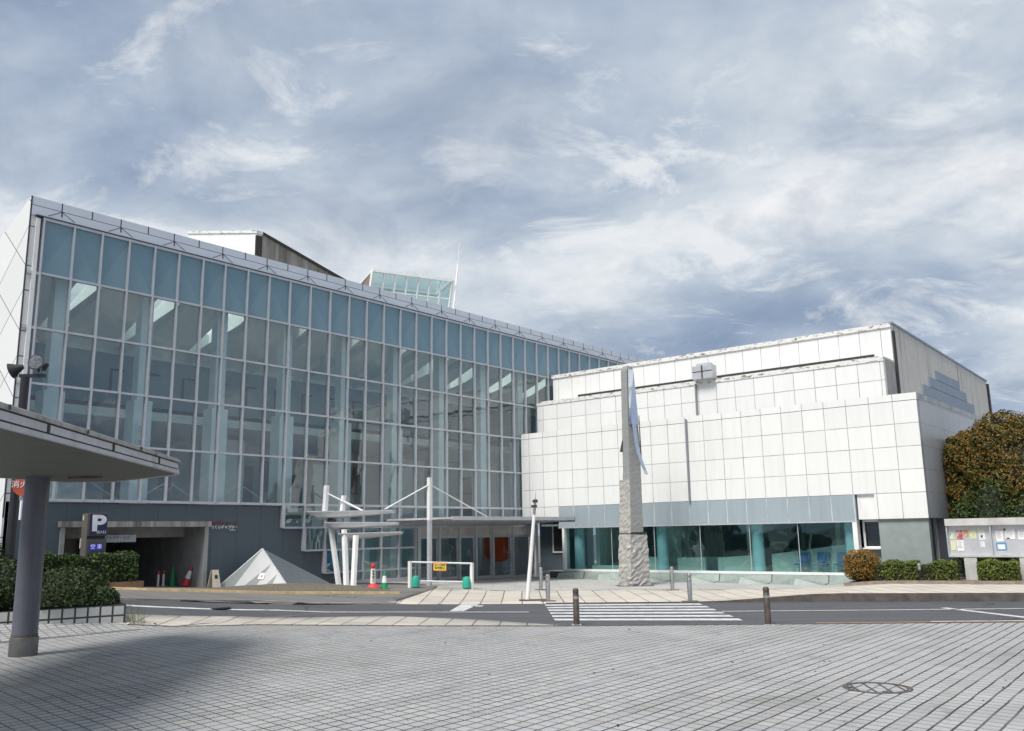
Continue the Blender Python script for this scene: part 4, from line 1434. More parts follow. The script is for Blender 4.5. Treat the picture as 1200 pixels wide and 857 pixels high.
# ================================================================ pipe barrier
a, b = Vector((-24.5, 23.61, hz(-24.5, 23.61) + .02)), Vector((-23.26, 25.69, hz(-23.26, 25.69) + .02))
Br = thing('pipe_barrier', 'white pipe barrier with green water weights and a yellow notice before the lobby doors', 'barrier', a)
d = (b - a).normalized()
for q in (a, b):
    MB().bar(q, q + Vector((0, 0, 0.98)), 0.12, 0.09).build('post', M['white_plastic'], Br)
MB().tube(a + Vector((0, 0, 0.95)), b + Vector((0, 0, 0.95)), 0.035, n=10).build('top_rail', M['white_paint'], Br)
MB().tube(a + Vector((0, 0, 0.26)), b + Vector((0, 0, 0.26)), 0.03, n=10).build('lower_rail', M['white_paint'], Br)
for q, s in ((a, 1), (b, -1)):
    c = q + d * (0.22 * s)
    MB().lathe(c, [(0.10, 0.0), (0.15, 0.05), (0.155, 0.33), (0.12, 0.42), (0.04, 0.46)], 16).build('water_weight', M['teal_plastic'], Br, smooth=True)
mid = a.lerp(b, 0.47)
sg = MB()
sn = d.cross(Vector((0, 0, 1))).normalized()   # towards the road
if sn.dot(Vector((0.62, -0.76, 0))) < 0:
    sn = -sn
bs = MB().obox(mid + sn * 0.06 + Vector((0, 0, 0.80)), d, 0.26, sn, 0.012, (0, 0, 1), 0.16).build('notice_board', M['red'], Br)
MB().obox(mid + sn * 0.074 + Vector((0, 0, 0.80)), d, 0.245, sn, 0.004, (0, 0, 1), 0.135).build('notice_face', M['yel_sign'], bs)
text_mesh('notice_text', '出入口専用', 0.085, mid + sn * 0.082 + Vector((0, 0, 0.865)), d, (0, 0, 1), M['ink'], Br, 0.006)
text_mesh('notice_text', '駐車禁止', 0.10, mid + sn * 0.082 + Vector((0, 0, 0.755)), d, (0, 0, 1), M['ink'], Br, 0.006)

# ================================================================ cones and delineators
z0 = hz(-24.79, 22.05) + 0.02
x, y = -24.79, 22.05
Cr = thing('red_delineator', 'red traffic post with a white lettered sleeve beside the small green cone', 'traffic post', (x, y, z0))
MB().lathe((x, y, z0), [(0.26, 0), (0.25, 0.05), (0.20, 0.10), (0.13, 0.16), (0.075, 0.22), (0.06, 0.74), (0.08, 0.76), (0.09, 0.82), (0.07, 0.88), (0.02, 0.90)], 20).build('post', M['red'], Cr, smooth=True)
MB().lathe((x, y, z0), [(0.105, 0.20), (0.085, 0.71)], 20).build('sleeve', M['white_plastic'], Cr, smooth=True)
nv = Vector((0.80, -0.60, 0))
uv = Vector((0.60, 0.80, 0))
for i, chs in enumerate('駐車禁止'):
    text_mesh('sleeve_letter', chs, 0.10, Vector((x, y, z0 + 0.63 - 0.11 * i)) + nv * (0.098 + 0.004 * i), uv, (0, 0, 1), M['ink'], Cr, 0.01)
MB().lathe((x + 0.04, y - 0.02, z0 - 0.01), [(0.34, 0), (0.34, 0.04)], 6).build('rubber_base', M['black'], Cr)


def cone(name, label, x, y, z, hgt, mat, band=True, tilt=None, scale=1.0):
    c = thing(name, label, 'traffic cone', (x, y, z))
    MB().lathe((x, y, z), [(0.20 * scale, 0), (0.20 * scale, 0.03), (0.135 * scale, 0.04), (0.03, hgt - 0.01), (0.015, hgt)], 18).build('cone', mat, c, smooth=True)
    if band:
        r0 = 0.135 * scale + (0.03 - 0.135 * scale) * 0.35
        r1 = 0.135 * scale + (0.03 - 0.135 * scale) * 0.75
        MB().lathe((x, y, z), [(r0 + 0.004, hgt * 0.35), (r1 + 0.004, hgt * 0.75)], 18).build('white_band', M['white_plastic'], c, smooth=True)
    return c


xx, yy = -24.62, 22.45
cone('traffic_cone', 'small green cone with white band just right of the red traffic post', xx, yy, hz(xx, yy) + .02, 0.62, M['green'])
gz = hz(-29.3, 16.8) + 0.0
cone('traffic_cone', 'tall plain green cone standing inside the dark garage mouth', -30.1, 17.25, gz, 0.72, M['green'], band=False)
lc = cone('traffic_cone', 'red cone tilted against the garage wall beside the green cone', -29.3, 17.28, gz + 0.06, 0.70, M['red'])
lc.rotation_euler = (radians(-14), radians(10), 0)
for (xx, yy, lab) in ((-30.1, 16.70, 'left white post with red top in the garage, left of the tall green cone'), (-30.1, 16.90, 'right white post with red top in the garage, left of the tall green cone')):
    p = thing('garage_post', lab, 'traffic post', (xx, yy, gz), 'white posts in the garage')
    MB().lathe((xx, yy, gz), [(0.10, 0), (0.10, 0.03), (0.04, 0.05), (0.04, 0.45)], 12).build('post', M['white_plastic'], p)
    MB().lathe((xx, yy, gz), [(0.042, 0.45), (0.042, 0.56), (0.02, 0.58)], 12).build('red_top', M['red'], p)
# folding A frame board
x, y = -28.2, 17.72
z = hz(x, y) + 0.02
Af = thing('folding_board', 'cream folding floor board standing against the garage corner by the pyramid', 'sign stand', (x, y, z))
MB().prism([(x + .20, y - .16, z), (x + .20, y + .16, z), (x + .05, y + .12, z + .62), (x + .05, y - .12, z + .62)], (0.025, 0, 0)).build('front_leaf', M['cream'], Af)
MB().prism([(x - .16, y - .16, z), (x - .16, y + .16, z), (x - .01, y + .12, z + .62), (x - .01, y - .12, z + .62)], (0.025, 0, 0)).build('back_leaf', M['cream'], Af)
MB().box(x + .13, x + .15, y - .05, y + .05, z + .32, z + .45).build('dark_mark', M['ink'], Af)

# ================================================================ glass and metal pyramid skylight
ap = Vector((-27.45, 19.15, 1.80))
zb = 0.36
pa, pb, pc, pdd = Vector((-28.42, 17.85, zb)), Vector((-25.75, 19.20, zb - .02)), Vector((-26.9, 22.05, zb)), Vector((-28.45, 20.9, zb))
Py = thing('pyramid_skylight', 'low pale metal pyramid with grey triangle inlays between the mound and the dark wall', 'skylight', (-27.3, 19.6, zb))
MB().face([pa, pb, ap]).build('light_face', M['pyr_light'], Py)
MB().face([pb, pc, ap]).build('shaded_face', M['pyr_shaded'], Py)
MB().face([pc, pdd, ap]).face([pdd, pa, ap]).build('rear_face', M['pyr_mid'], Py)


def on_face(s, t):   # s along base a->b, t up to apex
    base = pa.lerp(pb, s)
    return base.lerp(ap, t) + (pb - pa).cross(ap - pa).normalized() * 0.006


tri = MB()
for (s0, t0, s1, t1, s2, t2) in ((0.0, 0.0, 0.22, 0.0, 0.5, 0.985), (0.32, 0.02, 0.51, 0.02, 0.93, 0.63), (0.59, 0.02, 0.72, 0.02, 0.95, 0.40), (0.80, 0.02, 0.88, 0.02, 0.96, 0.20)):
    tri.face([on_face(s0, t0), on_face(s1, t1), on_face(s2, t2)])
tri.build('triangle_inlay', M['pyr_mid'], Py)
st_ = MB().face([on_face(.55, .28), on_face(.66, .28), on_face(.70, .42), on_face(.59, .42)])
for v in range(len(st_.v)):
    st_.v[v] = tuple(Vector(st_.v[v]) + Vector((0.006, -0.012, 0.004)))
sto = st_.build('notice_sticker', M['paper'], Py)
s2 = MB().face([on_face(.61, .33), on_face(.635, .33), on_face(.645, .37), on_face(.62, .37)])
for v in range(len(s2.v)):
    s2.v[v] = tuple(Vector(s2.v[v]) + Vector((0.012, -0.024, 0.008)))
s2.build('sticker_mark', M['red'], sto)
MB().tube(pa, ap, 0.02, n=6).build('edge_trim', M['alu'], Py)
MB().tube(pb, ap, 0.025, n=6).build('edge_trim', M['alu'], Py)

# ================================================================ parking sign
Ps = thing('parking_sign', 'grey parking sign post with white P on navy and a lit blue panel', 'sign', (-27.75, 13.23, 0.6))
MB().box(-27.97, -27.61, 12.93, 13.53, 0.6, 2.22).box(-27.97, -27.61, 12.93, 13.53, 2.32, 3.02).build('body', M['sign_grey'], Ps, bevel=0.01)
MB().box(-27.95, -27.66, 12.96, 13.50, 2.22, 2.32).build('neck', M['darkgap'], Ps)
MB().box(-27.99, -27.63, 12.905, 12.928, 0.6, 3.0).build('side_plate', M['signpost'], Ps)
MB().box(-27.608, -27.598, 12.98, 13.49, 2.36, 2.98).build('navy_panel', M['navy'], Ps)
text_mesh('letter_p', 'P', 0.66, (-27.59, 13.235, 2.685), T, (0, 0, 1), M['paleink'], Ps, 0.012, stretch=1.3, bold=0.026)
text_mesh('entrance_text', '出入口', 0.10, (-27.588, 13.335, 2.43), T, (0, 0, 1), M['paleink'], Ps, 0.012)
MB().box(-27.608, -27.60, 13.0, 13.42, 1.87, 2.08).build('lit_panel', M['led'], Ps)
text_mesh('lit_text', '空 車', 0.16, (-27.595, 13.21, 1.985), T, (0, 0, 1), M['led_text'], Ps, 0.01)
MB().box(-27.99, -27.95, 12.88, 12.905, 1.95, 2.25).box(-27.9, -27.85, 12.88, 12.905, 2.8, 2.95).build('side_sticker', M['cream'], Ps)

# awning in the garage mouth
aw = MB()
n = 10
y0, y1 = 14.25, 15.58
x = -29.7
top, bot = 2.36, 2.16
for i in range(n):
    a, b = y0 + (y1 - y0) * i / n, y0 + (y1 - y0) * (i + 1) / n
    m_ = (a + b) / 2
    aw.face([(x, a, top), (x, a, bot), (x, m_ - .05, bot - 0.05), (x, m_ + .05, bot - 0.05), (x, b, bot), (x, b, top)])
aw.box(x - 0.02, x - 0.002, y0, y1, top - 0.03, top)
A_ = thing('scalloped_awning', 'white scalloped awning strip with lettering hanging in the garage opening', 'awning', (x, y0, bot))
ao = aw.build('valance', M['awning'], A_)
ao.modifiers.new('thick', 'SOLIDIFY').thickness = 0.006
text_mesh('valance_text', 'ギャラリー入口', 0.12, (x + 0.008, 14.92, 2.265), T, (0, 0, 1), M['ink'], A_, 0.004)

# ================================================================ shelter in the foreground left
Sh = thing('bus_shelter', 'flat grey shelter roof on one thick round column on the near plaza', 'shelter', (-18.45, 7.55, 0))
near0, tip = Vector((-8.6, 1.97)), Vector((-15.75, 9.0))
und = [near0, tip, Vector((-16.2, 9.28)), Vector((-18.95, 9.32)), Vector((-19.35, 8.7)), Vector((-18.8, 6.9)), Vector((-12.6, 0.2))]
# keep the column under the roof
und[4] = Vector((-19.55, 8.6))
und[5] = Vector((-18.75, 6.7))


def ring(z, grow):
    c = sum(und, Vector((0, 0))) / len(und)
    return [(p.x + (p - c).normalized().x * grow, p.y + (p - c).normalized().y * grow, z) for p in und]


MB().prism(ring(3.42, -0.12), (0, 0, 0.02)).build('soffit', M['soffit'], Sh)


def band_ring(z0, z1, grow, mat, name, skip=0.02):
    mb = MB()
    a, b = ring(z0, grow), ring(z1, grow)
    ia, ib = ring(z0, grow - 0.12), ring(z1, grow - 0.12)
    n = len(a)
    for i in range(n):
        j = (i + 1) % n
        mb.face([a[i], a[j], b[j], b[i]])
        mb.face([ia[i], ib[i], ib[j], ia[j]])
        mb.face([a[i], ia[i], ia[j], a[j]])
        mb.face([b[i], b[j], ib[j], ib[i]])
    return mb.build(name, mat, Sh)


band_ring(3.41, 3.475, 0.03, M['fascia'], 'lower_lip')
band_ring(3.476, 3.50, -0.02, M['darkgap'], 'fascia_gap')
band_ring(3.501, 3.60, 0.0, M['fascia'], 'fascia')
band_ring(3.601, 3.62, -0.02, M['darkgap'], 'fascia_gap')
band_ring(3.621, 3.675, 0.05, M['fascia_top'], 'upper_lip')
MB().prism(ring(3.66, -0.02), (0, 0, 0.035)).build('roof', M['conc_lt'], Sh)
dj = (tip - near0).normalized()
for dist in (1.5, 4.0, 6.4, 8.8):
    q = near0 + dj * dist
    nn = Vector((dj.y, -dj.x))
    MB().obox((q.x + nn.x * 0.0, q.y + nn.y * 0.0, 3.55), (dj.x, dj.y, 0), 0.035, (nn.x, nn.y, 0), 0.012, (0, 0, 1), 0.05).build('fascia_joint', M['darkgap'], Sh)
for dist in (0.5, 2.8, 5.2, 7.6):
    q = near0 + dj * dist
    nn = Vector((dj.y, -dj.x))
    MB().obox((q.x + nn.x * 0.05, q.y + nn.y * 0.05, 3.648), (dj.x, dj.y, 0), 0.012, (nn.x, nn.y, 0), 0.012, (0, 0, 1), 0.03).build('lip_joint', M['darkgap'], Sh)
cxx, cyy = -18.43, 7.56
MB().tube((cxx, cyy, 0.35), (cxx, cyy, 3.43), 0.228, n=36).build('column', M['column'], Sh, smooth=True)
MB().lathe((cxx, cyy, 0), [(0.252, 0.0), (0.252, 0.36), (0.245, 0.375)], 36).build('column_base', M['colbase'], Sh, smooth=True)
MB().lathe((cxx, cyy, 0), [(0.236, 0.375), (0.236, 0.43)], 36).build('rust_ring', M['kerb'], Sh, smooth=True)
MB().obox((-19.25, 7.05, 0.04), E1, 0.35, E2, 0.12, (0, 0, 1), 0.012).build('floor_plate', M['black'], Sh)

MB().obox((-17.6, 8.1, 3.40), E1, 0.30, E2, 0.07, (0, 0, 1), 0.03).build('soffit_plate', M['darkmetal'], Sh)
# floodlight pole behind the shelter
Fp = thing('floodlight_pole', 'black pole carrying two round floodlights above the shelter roof', 'floodlight', (-24.45, 9.5, 0.3))
MB().tube((-24.45, 9.5, 0.3), (-24.45, 9.5, 6.45), 0.11, n=14).build('pole', M['black'], Fp, smooth=True)
MB().obox((-24.30, 9.62, 6.48), E1, 0.34, E2, 0.05, (0, 0, 1), 0.045).build('crossarm', M['black'], Fp)


def flood(c, d):
    c, d = Vector(c), Vector(d).normalized()
    o = MB().tube(c, c + d * 0.16, 0.13, 0.215, 18).tube(c - d * 0.16, c, 0.06, 0.13, 14).build('floodlight', M['black'], Fp)
    MB().tube(c + d * 0.162, c + d * 0.17, 0.185, n=18).build('lens', M['lens'], o)
    MB().bar(c - Vector((0, 0, 0.22)), c, 0.05, 0.05).build('bracket', M['black'], o)


flood((-24.22, 9.72, 6.80), (0.62, -0.72, 0.12))
flood((-24.66, 9.36, 6.68), (-0.6, -0.62, -0.35))
MB().tube((-24.10, 9.80, 6.62), (-24.02, 9.86, 6.80), 0.05, n=8).build('bracket', M['black'], Fp)

# fire hydrant sign on its own pole
Hy = thing('hydrant_sign', 'round red fire hydrant sign on thin white pole half behind the shelter column', 'sign', (-23.95, 9.55, 0.3))
MB().tube((-23.95, 9.55, 0.3), (-23.95, 9.55, 3.75), 0.035, n=8).build('pole', M['white_paint'], Hy)
nd = Vector((0.93, -0.36, 0))
hc = Vector((-24.0, 9.52, 3.57)) + nd * 0.05
MB().tube(hc - nd * 0.012, hc + nd * 0.012, 0.255, n=28).build('disc', M['hydrant'], Hy)
MB().box(-23.99, -23.91, 9.46, 9.60, 2.72, 3.2).build('info_plate', M['paper'], Hy)
text_mesh('hydrant_text', '消火栓', 0.19, hc + nd * 0.02 + Vector((0, 0, 0.03)), Vector((0.36, 0.93, 0)), (0, 0, 1), M['paleink'], Hy, 0.006)

# ================================================================ notice board
Nb = thing('notice_board', 'grey open fronted notice board with posters on two slab legs behind the hedge', 'notice board', (-7.2, 34.7, 0.25))
NX0, NX1 = -8.46, -3.4
MB().box(NX0, NX1, 34.95, 35.05, 1.16, 2.42).build('back_panel', M['alu'], Nb)
MB().box(NX0 - .04, NX1, 34.76, 35.05, 2.19, 2.44).build('roof', M['conc_lt'], Nb, bevel=0.01)
MB().box(NX0 - .02, NX1, 34.78, 35.05, 1.10, 1.17).build('shelf', M['conc_lt'], Nb)
MB().box(NX0 - .03, NX0, 34.80, 35.05, 1.17, 2.19).build('side_panel', M['alu'], Nb)
for x in (-7.06, -5.6, -4.4):
    MB().box(x - .018, x + .018, 34.80, 34.948, 1.171, 2.185).build('divider', M['alu'], Nb)
for x in (-7.79, -6.05, -4.4):
    MB().box(x - .205, x + .205, 34.80, 35.0, 0.0, 1.098).build('leg', M['conc_lt'], Nb)
MB().box(-7.08, -7.03, 34.95, 35.0, 0.2, 1.1).build('stay', M['alu'], Nb)
PS = [((-8.42, -8.26, 1.72, 2.05), 'poster_green'), ((-8.18, -7.98, 1.71, 2.03), 'poster_red'), ((-7.94, -7.81, 1.82, 2.04), 'poster_orange'),
      ((-7.76, -7.55, 1.73, 2.04), 'poster_yellow'), ((-7.46, -7.27, 1.69, 1.94), 'paper'), ((-7.50, -7.28, 1.95, 2.11), 'poster_green'),
      ((-8.41, -8.23, 1.33, 1.68), 'poster_yellow'), ((-8.2, -7.98, 1.31, 1.68), 'paper'), ((-7.44, -7.30, 1.43, 1.63), 'paper'),
      ((-6.92, -6.69, 1.63, 2.0), 'paper'), ((-6.63, -6.33, 1.71, 2.06), 'paper'), ((-6.23, -6.0, 1.69, 2.03), 'paper'), ((-6.95, -6.62, 1.33, 1.59), 'poster_blue')]
for (x0, x1, z0_, z1_), mn in PS:
    p = MB().box(x0, x1, 34.94, 34.948, z0_, z1_).build('poster', M[mn], Nb)
    if mn == 'paper':
        t = MB()
        for k in range(3 + int((z1_ - z0_) * 10)):
            zz_ = z1_ - 0.04 - k * 0.042
            if zz_ > z0_ + 0.03:
                t.box(x0 + .025, x1 - .03 - rnd.random() * .06, 34.937, 34.9395, zz_ - .006, zz_ + .006)
        t.build('print', M['conc'], p)
MB().box(-6.90, -6.67, 34.935, 34.94, 1.37, 1.53).build('poster_label', M['paper'], Nb)
MB().box(-7.40, -7.34, 34.935, 34.94, 1.78, 1.85).build('poster_mark', M['ink'], Nb)
MB().box(-6.66, -6.60, 34.935, 34.94, 2.0, 2.07).box(-6.6, -6.5, 34.935, 34.94, 1.72, 1.76).build('poster_mark', M['ink'], Nb)

# ================================================================ plants
def leaves(name, sampler, n, size, mat, parent=None, seed=1, up=0.3, aspect=0.55):
    r = random.Random(seed)
    mb = MB()
    for _ in range(n):
        p, nrm = sampler(r)
        d = Vector((r.gauss(0, 1), r.gauss(0, 1), r.gauss(0, 1))).normalized()
        nn = (Vector(nrm) * 0.9 + d * 0.9 + Vector((0, 0, up))).normalized()
        t = nn.orthogonal().normalized()
        t = (Matrix.Rotation(r.uniform(0, 2 * pi), 3, nn) @ t)
        b = nn.cross(t)
        s = size * r.uniform(0.6, 1.3)
        w = s * aspect
        fold = nn * (s * 0.15)
        mb.face([p - t * s, p - b * w + fold, p + t * s, p + b * w + fold])
    return mb.build(name, mat, parent)


def blob(r, c, rad, shell=0.35):
    """random point near the surface of an ellipsoid"""
    d = Vector((r.gauss(0, 1), r.gauss(0, 1), r.gauss(0, 1))).normalized()
    k = 1 - shell * r.random() ** 1.6
    return Vector((c[0] + d.x * rad[0] * k, c[1] + d.y * rad[1] * k, c[2] + d.z * rad[2] * k)), d


def hedge(name, label, pts, width, z0, z1, mat, n, size, seed, cat='hedge', group=None):
    """clipped hedge along a line of points"""
    pts = [Vector(p) for p in pts]
    h_ = thing(name, label, cat, (pts[0].x, pts[0].y, z0), group)
    L = sum((b - a).length for a, b in zip(pts[:-1], pts[1:]))
    core = MB()
    for a, b in zip(pts[:-1], pts[1:]):
        d = (b - a).normalized()
        nn = Vector((-d.y, d.x))
        q = width / 2 - 0.07
        a2, b2 = a + d * 0.06, b - d * 0.06
        core.prism([(a2.x - nn.x * q, a2.y - nn.y * q, z0), (b2.x - nn.x * q, b2.y - nn.y * q, z0), (b2.x + nn.x * q, b2.y + nn.y * q, z0), (a2.x + nn.x * q, a2.y + nn.y * q, z0)], (0, 0, (z1 - z0) - 0.08))
    core.build('inner_twigs', M['twig'], h_)

    def smp(r):
        s = r.random() * L
        for a, b in zip(pts[:-1], pts[1:]):
            l = (b - a).length
            if s <= l:
                break
            s -= l
        d = (b - a).normalized()
        nn = Vector((-d.y, d.x))
        c = a + d * s
        wob = 0.06 * sin(s * 3.1 + seed) + 0.05 * sin(s * 7.3 + seed * 2) + r.gauss(0, 0.022)
        f = r.random()
        dep = r.random() ** 2 * 0.16
        if f < 0.42:
            u = r.uniform(-1, 1) * width / 2
            rr = max(0, abs(u) / (width / 2) - 0.7) * 0.25
            return Vector((c.x + nn.x * u, c.y + nn.y * u, z1 + wob - dep - rr)), Vector((0, 0, 1))
        sd = 1 if f < 0.66 else -1
        if f > 0.93:
            e = r.choice((0, 1))
            c = (pts[0] if e == 0 else pts[-1])
            dd = (pts[0] - pts[1]).normalized() if e == 0 else (pts[-1] - pts[-2]).normalized()
            u = r.uniform(-1, 1) * width / 2
            nn2 = Vector((-dd.y, dd.x))
            return Vector((c.x + nn2.x * u - dd.x * dep, c.y + nn2.y * u - dd.y * dep, r.uniform(z0, z1))), Vector((dd.x, dd.y, 0))
        u = sd * (width / 2 - dep + wob * 0.7)
        return Vector((c.x + nn.x * u, c.y + nn.y * u, r.uniform(z0, z1 + wob))), Vector((nn.x * sd, nn.y * sd, 0))

    leaves('foliage', smp, n, size, mat, h_, seed)
    return h_


# planter along the right pavement
pk = [(-11.72, 34.4), (-11.42, 32.45), (-8.82, 33.15), (-6.07, 34.0), (-1.5, 35.5), (6, 38)]
kerb_line('planter_kerb', pk, 0.14, 0.13, M['brownkerb'], hp)
sheet('planter_soil', [(-11.7, 35.2), (-11.42, 32.5), (-8.82, 33.2), (-6.07, 34.05), (-1.5, 35.55), (6, 38), (6, 41), (-9, 41), (-9.1, 35.25)], M['soil'], 0.09, hp)

HG = 'hedges in the right planter'
hedge('clipped_hedge', 'clipped green hedge between the rounded orange shrub and the notice board leg', [(-10.9, 33.85), (-9.3, 34.1), (-8.12, 34.3)], 0.85, 0.28, 0.93, M['leaf_hedge'], 5200, 0.042, 11, group=HG)
hedge('clipped_hedge', 'clipped green hedge between the two visible legs of the notice board', [(-7.52, 34.45), (-6.30, 34.75)], 0.85, 0.28, 0.93, M['leaf_hedge'], 3600, 0.042, 12, group=HG)
hedge('clipped_hedge', 'clipped green hedge at the picture edge right of the notice board legs', [(-5.8, 34.85), (-4.3, 35.2)], 0.85, 0.28, 0.93, M['leaf_hedge'], 3000, 0.042, 13, group=HG)

Ob = thing('rounded_shrub', 'rounded rust orange shrub at the left end of the clipped hedge', 'shrub', (-11.25, 33.75, 0.28))
c = (-11.22, 33.75, 0.84)
co = MB().lathe((c[0], c[1], 0.28), [(0.25, 0), (0.45, 0.25), (0.50, 0.6), (0.40, 0.90), (0.1, 1.0)], 14).build('inner_twigs', M['twig'], Ob)


def smp_ob(r):
    d = Vector((r.gauss(0, 1), r.gauss(0, 1), r.gauss(0, 1))).normalized()
    # boxy rounded form
    p = 3.2
    k = (abs(d.x) ** p + abs(d.y) ** p + abs(d.z) ** p) ** (-1 / p)
    k *= (1 - 0.22 * r.random() ** 1.5) * (1 + 0.04 * sin(9 * d.x + 7 * d.z))
    return Vector((c[0] + d.x * 0.60 * k, c[1] + d.y * 0.55 * k, c[2] + d.z * 0.55 * k)), d


leaves('foliage', smp_ob, 4200, 0.036, M['leaf_rust'], Ob, 21)

Gl = thing('garden_light', 'small grey garden light poking out of the front of the clipped hedge', 'light', (-9.2, 33.62, 0.28))
MB().tube((-9.2, 33.62, 0.28), (-9.2, 33.62, 0.72), 0.03, n=10).build('stem', M['black'], Gl)
MB().lathe((-9.2, 33.62, 0.68), [(0.05, 0), (0.06, 0.03), (0.06, 0.16), (0.075, 0.17), (0.06, 0.22), (0.01, 0.24)], 14).build('head', M['brushed'], Gl)

# big osmanthus in flower
Tr = thing('flowering_tree', 'dense round tree thick with orange blossom beside the white hall', 'tree', (-5.9, 39.2, 0.2))
tk = MB()
tk.tube((-5.9, 39.2, 0.2), (-5.9, 39.2, 2.0), 0.20, 0.15, 12)
for a, (dx, dy, dz2) in enumerate(((1.2, .4, 1.6), (-1.3, -.3, 1.8), (0.2, 1.2, 2.0), (0.1, -1.2, 1.7), (-.3, .1, 3.0))):
    tk.tube((-5.9, 39.2, 1.6), (-5.9 + dx, 39.2 + dy, 1.9 + dz2), 0.10, 0.03, 8)
tk.build('trunk', M['bark'], Tr, smooth=True)
lobes = [((-8.25, 38.9, 4.95), (0.95, 1.4, 0.95)), ((-5.9, 39.2, 4.1), (3.0, 2.6, 2.25)), ((-7.7, 38.9, 4.3), (1.6, 1.7, 1.75)), ((-6.9, 38.9, 5.1), (1.6, 1.6, 1.45)), ((-5.2, 39.0, 5.0), (1.9, 1.7, 1.40)),
         ((-8.0, 38.9, 3.2), (1.35, 1.6, 1.3)), ((-4.0, 39.4, 4.3), (1.8, 1.8, 1.7)), ((-6.0, 37.9, 3.5), (2.2, 1.6, 1.6))]


def inside(p, skip):
    for i, (c, r) in enumerate(lobes):
        if i != skip and ((p.x - c[0]) / r[0]) ** 2 + ((p.y - c[1]) / r[1]) ** 2 + ((p.z - c[2]) / r[2]) ** 2 < 0.72:
            return True
    return False


def smp_tree(r, shell=0.30, bump=0.10):
    while True:
        i = r.randrange(len(lobes))
        c, rad = lobes[i]
        p, d = blob(r, c, rad, shell)
        k = 1 + bump * (sin(5.1 * d.x + 3 * d.z + i) * sin(4.3 * d.y - 2.2 * d.z) + 0.6 * sin(11 * d.x + 9 * d.y + 7 * d.z))
        p = Vector(c) + (p - Vector(c)) * k
        if p.y < 40.5 and p.z > 1.6 and not inside(p, i):
            return p, d


core = MB()
for c, r in lobes:
    core.lathe(c, [(0.02, -r[2] * .80)] + [(min(r[0], r[1]) * .78 * cos(t), r[2] * .80 * sin(t)) for t in (-1.1, -.6, 0, .5, 1.0)] + [(0.02, r[2] * .80)], 12)
core.build('inner_twigs', M['twig'], Tr)
leaves('crown', lambda r: smp_tree(r, 0.28), 24000, 0.066, M['leaf_olive'], Tr, 31)
leaves('blossom', lambda r: smp_tree(r, 0.12, 0.11), 21000, 0.042, M['blossom'], Tr, 32, aspect=0.8)

Ds = thing('dark_shrub', 'dark green bush growing behind the notice board and below the orange tree', 'shrub', (-6.9, 36.9, 0.3))
dl = [((-7.3, 36.9, 2.2), (1.15, 0.9, 1.9)), ((-8.25, 36.9, 1.7), (0.65, 0.7, 1.5)), ((-6.1, 36.9, 2.1), (1.1, 0.9, 1.65)), ((-4.9, 37.0, 1.9), (1.2, .9, 1.5))]
co = MB()
for c, r in dl:
    co.lathe(c, [(0.02, -r[2] * .8)] + [(min(r[0], r[1]) * .75 * cos(t), r[2] * .8 * sin(t)) for t in (-1, -.5, 0, .5, 1.0)] + [(0.02, r[2] * .8)], 10)
co.build('inner_twigs', M['twig'], Ds)


def smp_ds(r):
    i = r.randrange(len(dl))
    p, d = blob(r, dl[i][0], dl[i][1], 0.35)
    p = Vector(dl[i][0]) + (p - Vector(dl[i][0])) * (1 + 0.12 * sin(7 * d.x + 5 * d.z + i) * sin(6 * d.y + 3 * d.z))
    p.z = max(p.z, 0.35)
    return p, d


leaves('foliage', smp_ds, 15000, 0.065, M['leaf_dark'], Ds, 33, aspect=0.42)

# planter with shrubs on the left
Pw = [(-22.95, 7.2), (-22.66, 8.7), (-21.98, 11.41), (-24.2, 12.1)]
PWL = thing('tiled_planter', 'low white tiled planter wall with dark joints in front of the dark shrubs', 'planter', (-22.0, 11.4, 0))
M['tile_wall'] = cladding('white_square_tiles', (0.50, 0.50, 0.48), 'y', 11.36, 0.275, 0.085, 0.25, width=0.045, jcol=(0.04, 0.04, 0.04), rough=0.4)
M['tile_wall_x'] = cladding('white_square_tiles_end', (0.50, 0.50, 0.48), 'x', -22.0, 0.275, 0.085, 0.25, width=0.045, jcol=(0.04, 0.04, 0.04), rough=0.4)


def wall_seg(a, b, za, zb, mat, name):
    a, b = Vector(a), Vector(b)
    d = (b - a).normalized()
    nn = Vector((-d.y, d.x)) * 0.2
    mb = MB()
    mb.face([(a.x, a.y, 0), (b.x, b.y, 0), (b.x, b.y, zb), (a.x, a.y, za)])
    mb.face([(a.x + nn.x, a.y + nn.y, 0), (a.x + nn.x, a.y + nn.y, za), (b.x + nn.x, b.y + nn.y, zb), (b.x + nn.x, b.y + nn.y, 0)])
    mb.face([(a.x, a.y, za), (b.x, b.y, zb), (b.x + nn.x, b.y + nn.y, zb), (a.x + nn.x, a.y + nn.y, za)])
    mb.face([(a.x, a.y, 0), (a.x, a.y, za), (a.x + nn.x, a.y + nn.y, za), (a.x + nn.x, a.y + nn.y, 0)])
    mb.face([(b.x, b.y, 0), (b.x + nn.x, b.y + nn.y, 0), (b.x + nn.x, b.y + nn.y, zb), (b.x, b.y, zb)])
    return mb.build(name, mat, PWL)


wall_seg((-23.6, 4.0), (-22.66, 8.7), 0.55, 0.57, M['tile_wall'], 'front_wall')
wall_seg((-22.66, 8.705), (-21.98, 11.38), 0.57, 0.60, M['tile_wall'], 'front_wall')
wall_seg((-21.99, 11.385), (-24.2, 12.1), 0.60, 0.62, M['tile_wall_x'], 'end_wall')
MB().prism([(-23.7, 4.0, 0.44), (-22.75, 8.7, 0.45), (-22.1, 11.3, 0.46), (-24.3, 12.0, 0.48), (-27, 10, 0.5), (-27, 4, 0.5)], (0, 0, 0.02)).build('soil', M['soil'], PWL)


